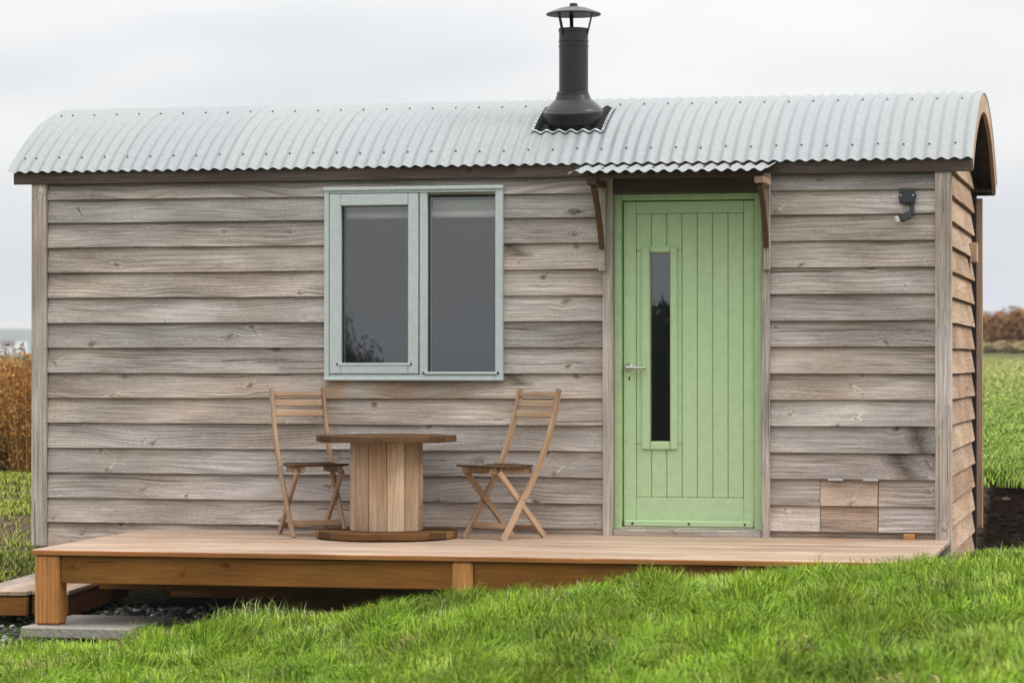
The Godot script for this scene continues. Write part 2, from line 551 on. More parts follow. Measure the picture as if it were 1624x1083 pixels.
# Behind the cabin the land passes from the left field to the right one, 0 to 1.
func right_share(x: float, z: float) -> float:
	var d := (CAM.z - z) / CAM.z
	return smoothstep(CAM.x - 5.6 * d, CAM.x - 2.6 * d, x)

func axis_steps(lo: float, hi: float, step: float, far: float) -> Array:
	var out := []
	var v := lo
	while v < hi:
		out.append(v)
		v += step
	out.append(hi)
	var s := step
	v = hi
	while v < far:
		s *= 1.35
		v += s
		out.append(v)
	s = step
	v = lo
	while v > -far:
		s *= 1.35
		v -= s
		out.push_front(v)
	return out

func earthy(x: float, z: float) -> bool:
	var n := bump_noise.get_noise_2d(x * 1.7 + 40, z * 1.7) + 0.5 * bump_noise.get_noise_2d(x * 5.0, z * 5.0)
	if z > -5.8 and z < -3.0: return n > -0.6
	if z > -9.5 and z < -7.4: return n > -0.2
	return n > 0.1 and z > -10.0 and z < 0.8

func ground_color(x: float, z: float) -> Color:
	var turf := Color(0.05, 0.065, 0.015)
	var soil := Color(0.016, 0.010, 0.006)
	var field := Color(0.17, 0.25, 0.085)
	var earth := Color(0.20, 0.145, 0.10)
	var shingle := Color(0.07, 0.065, 0.06)
	var c := turf
	var n := bump_noise.get_noise_2d(x * 1.7 + 40, z * 1.7) + 0.5 * bump_noise.get_noise_2d(x * 5.0, z * 5.0)
	if z < 1.98:
		if (x > 5.7 and z > -6.0) or (z <= -6.0 and right_share(x, z) > 0.5):
			c = soil if z > -5.2 + n * 0.4 else field
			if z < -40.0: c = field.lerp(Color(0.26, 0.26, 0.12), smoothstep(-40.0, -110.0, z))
		elif x < 0.5 or z < -3.0:
			c = earth if earthy(x, z) else Color(0.12, 0.17, 0.045)
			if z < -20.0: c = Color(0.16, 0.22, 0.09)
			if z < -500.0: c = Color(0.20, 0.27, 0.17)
		else:
			c = shingle if n > -0.2 else Color(0.05, 0.04, 0.033)
	return c

func build_ground():
	var xs := axis_steps(-4.0, 10.0, 0.16, 6000.0)
	var zs := axis_steps(-8.0, 10.0, 0.12, 6000.0)
	var st := tool()
	for z in zs:
		for x in xs:
			st.set_color(ground_color(x, z))
			st.set_normal(Vector3.UP)
			st.add_vertex(Vector3(x, ground_y(x, z), z))
	var w := xs.size()
	for j in zs.size() - 1:
		for i in w - 1:
			var a := j * w + i
			for k in [a, a + 1, a + w, a + 1, a + w + 1, a + w]: st.add_index(k)
	st.generate_normals()
	var o := put("ground", st, M.ground)
	tag(o, "sloping ground of turf, bare earth and soil round the cabin", "ground", "", "structure")

func build_hills():
	var st := tool()
	var n := FastNoiseLite.new()
	n.seed = 3; n.frequency = 0.0011
	var rows := []
	for j in 7:
		var row := []
		for i in 90:
			var x := -3600.0 + i * 60.0
			var f := j / 6.0
			var top := 30.0 + 15.0 * n.get_noise_2d(x, 0) + 5.0 * n.get_noise_2d(x * 5.0, 50)
			row.append(Vector3(x, -4.0 + (top + 4.0) * sin(f * PI / 2.0), -1700.0 - f * 900.0))
		rows.append(row)
	for j in 6:
		for i in 89:
			quad_auto(st, rows[j][i], rows[j][i + 1], rows[j + 1][i + 1], rows[j + 1][i], Vector3(0, 1, 0.2))
	tag(put("hills", st, M.hill), "low grey green hills along the far horizon", "hills", "", "structure")

# ------------------------------------------------------------------ the cabin
# A point of the roof: a is the angle from the crown towards the front, off the height above the sheet's middle.
func roof_at(x: float, a: float, off: float) -> Vector3:
	var r := ARC_R + off + 0.009 * cos(TAU * (x + 0.142) / 0.0762)
	return Vector3(x, ARC_Y + r * cos(a), ARC_Z + r * sin(a))

func roof_patch(st: SurfaceTool, x0: float, x1: float, a0: float, a1: float, off: float, per := 8, na := 36, lift := 0.0, thick := 0.0015):
	var nx := maxi(2, int(round((x1 - x0) / 0.0762 * per)))
	var grid := []
	var low := []
	for j in na + 1:
		var row := []
		var row2 := []
		for i in nx + 1:
			var x := lerpf(x0, x1, float(i) / nx)
			var o := off + lift * smoothstep(0.75, 1.0, float(i) / nx)
			row.append(roof_at(x, lerpf(a0, a1, float(j) / na), o))
			row2.append(roof_at(x, lerpf(a0, a1, float(j) / na), o - thick))
		grid.append(row)
		low.append(row2)
	for side in 2:
		var g: Array = grid if side == 0 else low
		for j in na:
			for i in nx:
				var p := [g[j][i], g[j][i + 1], g[j + 1][i + 1], g[j + 1][i]]
				var ns := []
				for c in [[j, i], [j, i + 1], [j + 1, i + 1], [j + 1, i]]:
					var dx: Vector3 = g[c[0]][mini(c[1] + 1, nx)] - g[c[0]][maxi(c[1] - 1, 0)]
					var da: Vector3 = g[mini(c[0] + 1, na)][c[1]] - g[maxi(c[0] - 1, 0)][c[1]]
					var nn := dx.cross(da).normalized()
					var up := Vector3(0, p[0].y - ARC_Y, p[0].z - ARC_Z)
					if nn.dot(up) < 0.0: nn = -nn
					ns.append(nn if side == 0 else -nn)
				var z := [Vector2.ZERO, Vector2.ZERO, Vector2.ZERO]
				tri(st, [p[0], p[1], p[2]], [ns[0], ns[1], ns[2]], z, ns[0])
				tri(st, [p[0], p[2], p[3]], [ns[0], ns[2], ns[3]], z, ns[0])
	for i in nx:
		for e in [0, na]:
			quad_auto(st, grid[e][i], grid[e][i + 1], low[e][i + 1], low[e][i], grid[e][i] - grid[na / 2][i])
	for j in na:
		for e in [0, nx]:
			quad_auto(st, grid[j][e], grid[j + 1][e], low[j + 1][e], low[j][e], Vector3(1 if e > 0 else -1, 0, 0))

# One lapped board from x0 to x1 whose lower edge lies at y0.
func lap_board(st: SurfaceTool, x0: float, x1: float, y0: float, y1: float, row: int, u0: float, sd: float):
	var n := maxi(3, int((x1 - x0) / 0.28))
	var tilt := rng.randf_range(-0.002, 0.002)
	var last := []
	for i in n + 1:
		var x := lerpf(x0, x1, float(i) / n)
		var b := bump_noise.get_noise_2d(x * 1.3, sd * 17.0)
		var b2 := bump_noise.get_noise_2d(x * 0.9 + 50.0, sd * 11.0)
		var yl := y0 + b2 * 0.004 + tilt * (x - x0)
		var zl := 0.034 + b * 0.005
		var u := (x - x0 + u0) / MPU
		var f := (y1 - y0) / 0.19
		var cup := 0.0
		var P := [Vector3(x, yl + 0.002, zl - 0.028), Vector3(x, yl, zl - 0.0015), Vector3(x, yl + 0.0015, zl), Vector3(x, lerpf(yl, y1, 0.5), lerpf(zl, 0.003, 0.5) + cup), Vector3(x, y1, 0.003), Vector3(x, y1, -0.004)]
		var T := [Vector2(u, rowv(row, 0.92)), Vector2(u, rowv(row, 1.0)), Vector2(u, rowv(row, 0.98)), Vector2(u, rowv(row, 1.0 - f * 0.5)), Vector2(u, rowv(row, 1.0 - f)), Vector2(u, rowv(row, 0.0))]
		if i > 0:
			for k in 5:
				var out := Vector3(0, -1, 0.1) if k == 0 else Vector3(0, 1, 0.3) if k == 4 else Vector3(0, -0.2, 1)
				quad_auto(st, last[0][k], last[0][k + 1], P[k + 1], P[k], out, last[1][k], last[1][k + 1], T[k + 1], T[k])
		if i == 0 or i == n:
			var out := Vector3(-1, 0, 0) if i == 0 else Vector3(1, 0, 0)
			for k in range(1, 5):
				tri(st, [P[0], P[k], P[k + 1]], [out, out, out], [T[0], T[k], T[k + 1]], out)
		last = [P, T]

func wall_box(st: SurfaceTool, lo: Vector3, hi: Vector3):
	box(st, lo, hi, 0.001)

func arch_strip(st: SurfaceTool, x0: float, x1: float, r0: float, r1: float, a0: float, a1: float, n := 40):
	for i in n:
		var p := []
		for a in [lerpf(a0, a1, float(i) / n), lerpf(a0, a1, float(i + 1) / n)]:
			var d := Vector3(0, cos(a), sin(a))
			for r in [r0, r1]:
				for x in [x0, x1]:
					p.append(Vector3(x, ARC_Y, ARC_Z) + d * r)
		var mid: Vector3 = (p[0] + p[3] + p[4] + p[7]) / 4
		var us := [i * 0.05 / MPU * 1.4, (i + 1) * 0.05 / MPU * 1.4]
		for f in [[0, 1, 5, 4], [2, 3, 7, 6], [0, 2, 6, 4], [1, 3, 7, 5]]:
			var c: Vector3 = (p[f[0]] + p[f[1]] + p[f[2]] + p[f[3]]) / 4
			quad_auto(st, p[f[0]], p[f[1]], p[f[2]], p[f[3]], c - mid, Vector2(us[0], rowv(7, 0.1)), Vector2(us[0], rowv(7, 0.7)), Vector2(us[1], rowv(7, 0.7)), Vector2(us[1], rowv(7, 0.1)))
		if i == 0: quad_auto(st, p[0], p[1], p[3], p[2], p[0] - p[4])
		if i == n - 1: quad_auto(st, p[4], p[5], p[7], p[6], p[4] - p[0])

func build_cabin():
	var hut := base("cabin")
	tag(hut, "weathered grey timber cabin with barrel roof of corrugated iron and green door", "cabin")
	# front wall: studs and sheathing round the openings, with every board a piece of its own
	var st := tool()
	var zf := -0.006
	var zb := -0.09
	wall_box(st, Vector3(0.02, -0.2, zb), Vector3(1.96, 2.3, zf))
	wall_box(st, Vector3(1.96, -0.2, zb), Vector3(3.035, 0.975, zf))
	wall_box(st, Vector3(1.96, 2.10, zb), Vector3(3.035, 2.3, zf))
	wall_box(st, Vector3(3.035, -0.2, zb), Vector3(3.75, 2.3, zf))
	wall_box(st, Vector3(3.75, 2.075, zb), Vector3(4.655, 2.3, zf))
	wall_box(st, Vector3(3.75, -0.2, zb), Vector3(4.655, 0.0, zf))
	wall_box(st, Vector3(4.655, -0.2, zb), Vector3(LEN - 0.02, 2.3, zf))
	var front := put("front_wall", st, M.sheathing, hut)
	var nails := tool()
	var xl := 0.099
	var xr := 5.686
	for i in YB.size():
		var y0: float = YB[i]
		var y1: float = y0 + 0.178
		if i == 0: y1 = 2.205
		if i == 8: y1 = 0.996
		var runs := []
		if i == 0: runs = [[xl, 0.392], [0.394, 3.687]]
		elif i >= 1 and i <= 7: runs = [[xl, 1.934], [3.06, 3.687]]
		else: runs = [[xl, 3.687]]
		if i == 11: runs = [[xl, 2.02], [2.022, 3.687]]
		if i < 12: runs.append([4.701, xr])
		elif i < 14: runs += [[4.701, 4.999], [5.349, xr]]
		for r in runs:
			st = tool()
			var row: int = i
			var u0: float = fmod(r[0] * 1.0 + 0.0, 6.0)
			if r[0] > 4.0:
				row = (i + 14) % ROWS
				u0 = rng.randf() * 4.5
				if i == 10 or i == 11:
					row = i
					u0 = 1.35
			elif r[0] > 3.0:
				row = (i + 5) % ROWS
			elif i >= 9:
				row = (i + 4) % ROWS
				u0 = rng.randf() * 2.0
			lap_board(st, r[0], r[1], y0, y1, row, u0, i + r[0])
			put("siding_board", st, M.grey[(i * 3 + int(r[0] * 5)) % 5], front)
			var at_nails := [r[0] + 0.05, r[1] - 0.05]
			for kn in int((r[1] - r[0]) / 0.6): at_nails.append(r[0] + 0.55 + 0.6 * kn + rng.randf_range(-0.02, 0.02))
			for xn in at_nails:
				if xn > r[1] - 0.1 and xn < r[1] - 0.051: continue
				rod(nails, Vector3(xn, y0 + 0.035, 0.018), Vector3(xn, y0 + 0.035, 0.0295), 0.0035, 6)
	var nl := put("nails", nails, M.screw, front)
	nl.set_meta("kind", "stuff")
	# the hatch low in the wall
	var hatch := tool()
	box(hatch, Vector3(5.0, 0.045, 0.0), Vector3(5.345, 0.35, -0.001), 0.002)
	var hp := put("hatch", hatch, M.sheathing, hut)
	for k in 2:
		st = tool()
		lap_board(st, 5.003, 5.343, YB[13 - k], YB[13 - k] + 0.185, 4 + k, 1.0 + k, 40 + k)
		var m: StandardMaterial3D = M.grey[1].duplicate()
		m.albedo_color = Color(1.0, 0.92, 0.85)
		put("siding_board", st, m, hp)
	for xh in [5.05, 5.26]:
		st = tool()
		box(st, Vector3(xh, 0.352, 0.040), Vector3(xh + 0.09, 0.362, 0.058), 0.001)
		put("hinge", st, M.alu, hp)
	# bottom rail behind the last course
	st = tool()
	box(st, Vector3(3.69, -0.05, -0.03), Vector3(5.70, 0.06, 0.008), 0.002)
	put("bottom_rail", st, M.sheathing, hut)
	# corner trims
	for x in [0.0, 5.686]:
		st = tool()
		box(st, Vector3(x, -0.105, -0.03), Vector3(x + 0.095, 2.21, 0.056), 0.004, 3 if x < 1 else 15, 1)
		put("corner_trim", st, M.trim, hut)
	# gables, with boards on both
	for s in [0, 1]:
		st = tool()
		var xo := LEN - 0.052 if s == 1 else 0.057
		var xi := xo - 0.08 if s == 1 else xo + 0.08
		wall_box(st, Vector3(minf(xo, xi), -0.2, -DEEP), Vector3(maxf(xo, xi), 2.25, -0.095))
		# the rounded head under the roof
		var n := 24
		for k in n:
			var a0 := lerpf(-0.66, 0.66, float(k) / n)
			var a1 := lerpf(-0.66, 0.66, float(k + 1) / n)
			for x in [xo, xi]:
				var out := Vector3(signf(x - (xo + xi) / 2), 0, 0)
				var r := ARC_R - 0.03
				quad_auto(st, Vector3(x, 2.25, ARC_Z + r * sin(a0)), Vector3(x, maxf(2.25, ARC_Y + r * cos(a0)), ARC_Z + r * sin(a0)), Vector3(x, maxf(2.25, ARC_Y + r * cos(a1)), ARC_Z + r * sin(a1)), Vector3(x, 2.25, ARC_Z + r * sin(a1)), out)
		var gable := put("gable_wall", st, M.sheathing, hut)
		for k in 19:
			var y0 := 2.057 - 0.1528 * (k - 3)
			var half := 1.20
			if y0 > 2.1: half = minf(half, sqrt(maxf(0.01, pow(ARC_R - 0.05, 2) - pow(y0 + 0.17 - ARC_Y, 2))))
			if half < 0.15: continue
			st = tool()
			lap_board(st, -minf(half, 1.2 if s == 1 else 1.13), minf(half, 1.13 if s == 1 else 1.2), y0, y0 + 0.172, (k * 5 + 2 + s) % ROWS, rng.randf() * 3.0, 60 + k + s * 30)
			var b := put("siding_board", st, M.side[(k * 2 + s) % 3], gable)
			b.position = Vector3(LEN - 0.04 if s == 1 else 0.045, 0, ARC_Z)
			b.rotation.y = PI / 2 if s == 1 else -PI / 2
		st = tool()
		var xa := LEN - 0.035 if s == 1 else -0.005
		box(st, Vector3(xa, -0.06, -DEEP), Vector3(xa + (0.075 if s == 1 else 0.04), 2.16, -DEEP + 0.03), 0.003, 9, 1)
		put("corner_trim", st, M.side[1], hut)
	st = tool()
	box(st, Vector3(LEN - 0.02, 1.715, -2.16), Vector3(LEN + 0.028, 1.845, -1.98), 0.004, 9, 1)
	put("timber_block", st, M.barge, hut)
	# rear wall, floor, chassis
	st = tool()
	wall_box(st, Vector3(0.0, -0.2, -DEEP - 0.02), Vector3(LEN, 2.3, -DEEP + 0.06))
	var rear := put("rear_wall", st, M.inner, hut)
	st = tool()
	box(st, Vector3(0.05, -0.1, -DEEP - 0.034), Vector3(LEN - 0.05, 2.2, -DEEP - 0.0205), 0.003)
	put("cladding_sheet", st, M.side[1], rear)
	st = tool()
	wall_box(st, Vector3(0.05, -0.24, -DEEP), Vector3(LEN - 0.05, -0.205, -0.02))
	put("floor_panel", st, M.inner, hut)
	st = tool()
	box(st, Vector3(0.9, -0.42, -0.14), Vector3(LEN - 0.1, -0.245, -0.03), 0.004)
	box(st, Vector3(0.1, -0.42, -DEEP + 0.05), Vector3(LEN - 0.1, -0.245, -DEEP + 0.16), 0.004)
	put("chassis_beam", st, M.beam, hut)
	st = tool()
	wall_box(st, Vector3(1.3, -0.75, -0.30), Vector3(LEN - 0.05, -0.245, -0.15))
	put("chassis_skirt", st, M.beam, hut)
	# roof: lining, then the sheets that overlap
	st = tool()
	var ah := asin(1.30 / ARC_R)
	arch_strip(st, -0.10, LEN + 0.105, ARC_R - 0.045, ARC_R - 0.014, -ah, ah, 40)
	var roof := put("roof", st, M.underside, hut)
	var half_a := asin(1.325 / ARC_R)
	var xs := -0.142
	var tins := [M.tin]
	for k in 3:
		var t: StandardMaterial3D = M.tin.duplicate()
		t.albedo_color = [Color(0.615, 0.635, 0.64), Color(0.63, 0.645, 0.645), Color(0.62, 0.64, 0.645)][k]
		t.uv1_offset = Vector3(0.3 * k, 0.1, 0.2)
		tins.append(t)
	for k in 9:
		st = tool()
		var x1 := minf(xs + 0.0762 * 9.5, LEN + 0.131)
		roof_patch(st, xs, x1, -half_a, half_a, 0.0, 8, 36, 0.002)
		put("roof_sheet", st, tins[k % 4], roof)
		xs += 0.0762 * 9
		if xs > LEN + 0.1: break
	st = tool()
	for i in 40:
		var x := -0.142 + 0.0762 * (2 * i)
		if i == 0: x += 0.0762 * 1
		for a in [0.650, 0.30]:
			if x > 3.2 and x < 3.65 and a == 0.30: continue
			var aa: float = a + rng.randf_range(-0.004, 0.004)
			var p := roof_at(x, aa, 0.0)
			var d := Vector3(0, cos(aa), sin(aa))
			rod(st, p - d * 0.001, p + d * 0.003, 0.0072, 8)
			rod(st, p, p + d * 0.008, 0.0048, 6)
	put("roof_screws", st, M.screw, roof).set_meta("kind", "stuff")
	for s in [1, -1]:
		st = tool()
		var z: float = ARC_Z + s * 1.29
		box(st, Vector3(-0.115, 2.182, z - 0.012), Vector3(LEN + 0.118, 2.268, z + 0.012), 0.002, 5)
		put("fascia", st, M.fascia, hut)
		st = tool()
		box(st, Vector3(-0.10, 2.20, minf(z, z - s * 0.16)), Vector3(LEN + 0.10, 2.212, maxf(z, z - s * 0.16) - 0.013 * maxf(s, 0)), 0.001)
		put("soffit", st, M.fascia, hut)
	for x in [-0.128, LEN + 0.104]:
		st = tool()
		arch_strip(st, x, x + 0.024, ARC_R - 0.125, ARC_R - 0.012, -half_a + 0.02, half_a - 0.02, 40)
		put("barge_board", st, M.barge, hut)
	build_window(hut)
	build_door(hut)
	build_canopy(hut)
	build_chimney(hut)

# Four bars round a rectangle, mitred in look by butting them end to end.
func frame_bars(st: SurfaceTool, x0: float, x1: float, y0: float, y1: float, w: Array, z0: float, z1: float, bev := 0.004):
	box(st, Vector3(x0, y0, z0), Vector3(x0 + w[0], y1, z1), bev, -1, 1)
	box(st, Vector3(x1 - w[1], y0, z0), Vector3(x1, y1, z1), bev, -1, 1)
	box(st, Vector3(x0 + w[0] + 0.0005, y0, z0), Vector3(x1 - w[1] - 0.0005, y0 + w[2], z1 - 0.001), bev)
	box(st, Vector3(x0 + w[0] + 0.0005, y1 - w[3], z0), Vector3(x1 - w[1] - 0.0005, y1, z1 - 0.001), bev)

func build_window(hut: Node3D):
	var st := tool()
	var x0 := 1.930
	var x1 := 3.065
	var y0 := 0.947
	var y1 := 2.128
	frame_bars(st, x0, x1, y0, y1, [0.033, 0.047, 0.033, 0.030], -0.06, 0.060)
	box(st, Vector3(2.539, y0 + 0.034, -0.06), Vector3(2.589, y1 - 0.031, 0.057), 0.004, -1, 1)
	# head drip and sill, a little proud
	box(st, Vector3(x0 - 0.004, y1 - 0.012, 0.02), Vector3(x1 + 0.004, y1 + 0.010, 0.072), 0.003)
	box(st, Vector3(x0 - 0.002, y0 - 0.004, 0.02), Vector3(x1 + 0.002, y0 + 0.014, 0.066), 0.004)
	var w := put("window", st, M.window_paint, hut)
	st = tool()
	frame_bars(st, 1.9665, 2.5335, 0.984, 2.0945, [0.072, 0.065, 0.058, 0.072], -0.04, 0.066, 0.005)
	put("sash", st, M.window_paint, w)
	st = tool()
	frame_bars(st, 1.9635, 2.5385, 0.981, 2.0975, [0.004, 0.005, 0.004, 0.004], -0.03, 0.054, 0.0005)
	frame_bars(st, 2.0345, 2.4725, 1.039, 2.0265, [0.006, 0.006, 0.004, 0.008], -0.02, 0.03, 0.0005)
	frame_bars(st, 2.5855, 3.0215, 0.985, 2.0785, [0.006, 0.006, 0.004, 0.008], -0.02, 0.03, 0.0005)
	put("gasket", st, M.gasket, w)
	for b in [[2.02, 2.487, 1.036, 1.052], [2.572, 3.034, 0.982, 0.998]]:
		st = tool()
		box(st, Vector3(b[0], b[2], 0.03), Vector3(b[1], b[3], 0.070), 0.003)
		put("glazing_bead", st, M.window_paint, w)
		for e in [0, 1]:
			st = tool()
			box(st, Vector3(b[e] - 0.007 + 0.004 * e, b[2] + 0.002, 0.034), Vector3(b[e] + 0.003 + 0.004 * e, b[3] + 0.001, 0.0705), 0.001)
			put("bead_end_cap", st, M.gasket, w)
	for g in [[2.038, 2.469, 1.041, 2.024], [2.589, 3.018, 0.988, 2.077]]:
		for z in [0.020, 0.0]:
			st = tool()
			for f in [0.0, -0.004]:
				quad(st, Vector3(g[0], g[2], z + f), Vector3(g[1], g[2], z + f), Vector3(g[1], g[3], z + f), Vector3(g[0], g[3], z + f), Vector3.BACK if f == 0.0 else Vector3.FORWARD)
			put("pane", st, M.pane, w)
		st = tool()
		box(st, Vector3(g[0] - 0.01, 1.985, -0.135), Vector3(g[1] + 0.01, 2.06, -0.125), 0.002)
		rod(st, Vector3(g[0] - 0.01, 1.975, -0.12), Vector3(g[1] + 0.01, 1.975, -0.12), 0.026, 16)
		put("blind", st, M.blind, w)

func build_door(hut: Node3D):
	# weathered trims either side, dark lintel above, threshold below
	for t in [[3.686, 3.746, 2.195], [4.652, 4.702, 2.195]]:
		var s := tool()
		box(s, Vector3(t[0], -0.002, -0.03), Vector3(t[1], t[2], 0.058), 0.004, 12 if t[0] < 4 else 20, 1)
		put("door_trim", s, M.trim, hut)
	var st := tool()
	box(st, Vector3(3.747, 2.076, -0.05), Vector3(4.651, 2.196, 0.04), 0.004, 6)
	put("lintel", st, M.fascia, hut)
	st = tool()
	box(st, Vector3(3.748, 0.001, -0.10), Vector3(4.650, 0.045, 0.052), 0.006, 2)
	put("threshold", st, M.trim, hut)
	st = tool()
	frame_bars(st, 3.748, 4.6505, 0.046, 2.0755, [0.045, 0.046, 0.004, 0.038], -0.088, 0.012, 0.004)
	var fr := put("door_frame", st, M.frame_paint, hut)
	# the leaf
	st = tool()
	box(st, Vector3(3.7985, 0.062, -0.085), Vector3(3.8760, 2.0310, -0.030), 0.003, -1, 1)
	box(st, Vector3(4.5350, 0.062, -0.085), Vector3(4.5985, 2.0310, -0.030), 0.003, -1, 1)
	box(st, Vector3(3.877, 0.062, -0.085), Vector3(4.534, 0.238, -0.031), 0.003)
	box(st, Vector3(3.877, 1.959, -0.085), Vector3(4.534, 2.0310, -0.031), 0.003)
	var leaf := put("door", st, M.door_paint, hut)
	var ly0 := 0.238
	var ly1 := 1.959
	for k in 7:
		var a := 3.8775 + 0.09379 * k
		var b := a + 0.0915
		st = tool()
		if k > 2:
			box(st, Vector3(a, ly0 + 0.001, -0.075), Vector3(b, ly1 - 0.001, -0.034), 0.0045, -1, 1)
		else:
			box(st, Vector3(a, ly0 + 0.001, -0.075), Vector3(b, 0.56, -0.034), 0.0045, -1, 1)
			if k == 1:
				put("plank", st, M.door_paint, leaf)
				st = tool()
			box(st, Vector3(a, 1.735, -0.075), Vector3(b, ly1 - 0.001, -0.034), 0.0045, -1, 1)
			if k == 0: box(st, Vector3(a, 0.561, -0.075), Vector3(3.955, 1.734, -0.034), 0.0045, -1, 1)
			if k == 2: box(st, Vector3(4.095, 0.561, -0.075), Vector3(b, 1.734, -0.034), 0.0045, -1, 1)
		put("plank", st, M.door_paint, leaf)
	st = tool()
	frame_bars(st, 3.910, 4.131, 0.525, 1.760, [0.052, 0.044, 0.052, 0.039], -0.084, -0.014, 0.008)
	put("lite_frame", st, M.door_paint, leaf)
	for z in [-0.045, -0.065]:
		st = tool()
		for f in [0.0, -0.004]:
			quad(st, Vector3(3.955, 0.57, z + f), Vector3(4.095, 0.57, z + f), Vector3(4.095, 1.73, z + f), Vector3(3.955, 1.73, z + f), Vector3.BACK if f == 0.0 else Vector3.FORWARD)
		put("pane", st, M.pane, leaf)
	st = tool()
	box(st, Vector3(3.806, 0.060, -0.029), Vector3(4.599, 0.101, 0.004), 0.008)
	var bar := put("weather_bar", st, M.door_paint, leaf)
	for x in [3.86, 4.205, 4.545]:
		st = tool()
		rod(st, Vector3(x, 0.08, 0.0), Vector3(x, 0.08, 0.0055), 0.008, 10)
		put("screw", st, M.gasket, leaf)
	st = tool()
	rod(st, Vector3(3.828, 1.025, -0.031), Vector3(3.828, 1.025, -0.021), 0.026, 24)
	rod(st, Vector3(3.828, 1.025, -0.022), Vector3(3.828, 1.025, 0.030), 0.010, 12)
	rod(st, Vector3(3.822, 1.025, 0.026), Vector3(3.945, 1.022, 0.026), 0.0115, 14)
	put("handle", st, M.steel, leaf)
	st = tool()
	rod(st, Vector3(3.835, 0.964, -0.031), Vector3(3.835, 0.964, -0.0275), 0.006, 10)
	box(st, Vector3(3.8315, 0.945, -0.0305), Vector3(3.8385, 0.964, -0.0278), 0.001)
	put("keyhole", st, M.gasket, leaf)
	# brush seal at the foot of the leaf
	st = tool()
	box(st, Vector3(3.796, 0.0462, -0.07), Vector3(4.602, 0.0615, -0.04), 0.001)
	put("seal", st, M.gasket, leaf)

func build_canopy(hut: Node3D):
	var st := tool()
	var x0 := 3.556
	var x1 := 4.748
	var nx := int((x1 - x0) / 0.0762 * 10)
	var y_at := func(x: float, z: float, o: float) -> Vector3:
		return Vector3(x, 2.248 - (z - 0.05) * 0.148 + 0.009 * cos(TAU * (x - 3.60) / 0.0762) + o, z)
	for i in nx:
		var xa := lerpf(x0, x1, float(i) / nx)
		var xb := lerpf(x0, x1, float(i + 1) / nx)
		for o in [0.0, -0.0015]:
			for k in 3:
				var za := 0.05 + 0.145 * k
				quad_auto(st, y_at.call(xa, za, o), y_at.call(xb, za, o), y_at.call(xb, za + 0.145, o), y_at.call(xa, za + 0.145, o), Vector3.UP if o == 0.0 else Vector3.DOWN)
		for z in [0.05, 0.485]:
			quad_auto(st, y_at.call(xa, z, 0.0), y_at.call(xb, z, 0.0), y_at.call(xb, z, -0.0015), y_at.call(xa, z, -0.0015), Vector3(0, 0, z - 0.2))
	var c := put("canopy", st, M.tin, hut)
	st = tool()
	for i in 7:
		var p: Vector3 = y_at.call(3.60 + 0.0762 * (2 * i + 1) - 0.0381 * 2, 0.40, 0.0)
		rod(st, p, p + Vector3(0, 0.006, 0), 0.009, 8)
	put("canopy_screws", st, M.screw, c).set_meta("kind", "stuff")
	st = tool()
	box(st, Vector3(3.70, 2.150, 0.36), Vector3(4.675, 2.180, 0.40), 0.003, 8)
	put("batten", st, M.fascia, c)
	for x in [3.690, 4.690]:
		var b := tool()
		box(b, Vector3(x - 0.02, 1.607, 0.051), Vector3(x + 0.02, 2.185, 0.094), 0.004, 14, 1)
		var br := put("bracket", b, M.trim, c)
		b = tool()
		box(b, Vector3(x - 0.028, 2.108, 0.095), Vector3(x + 0.028, 2.147, 0.430), 0.004, 15, 2)
		put("arm", b, M.bracket if x < 4 else M.side[1], br)
		b = tool()
		sweep(b, [Vector3(x, 1.745, 0.108), Vector3(x, 1.87, 0.165), Vector3(x, 2.0, 0.255), Vector3(x, 2.106, 0.372)], Vector3.RIGHT, 0.030, 0.034, 16)
		put("brace", b, M.bracket, br)

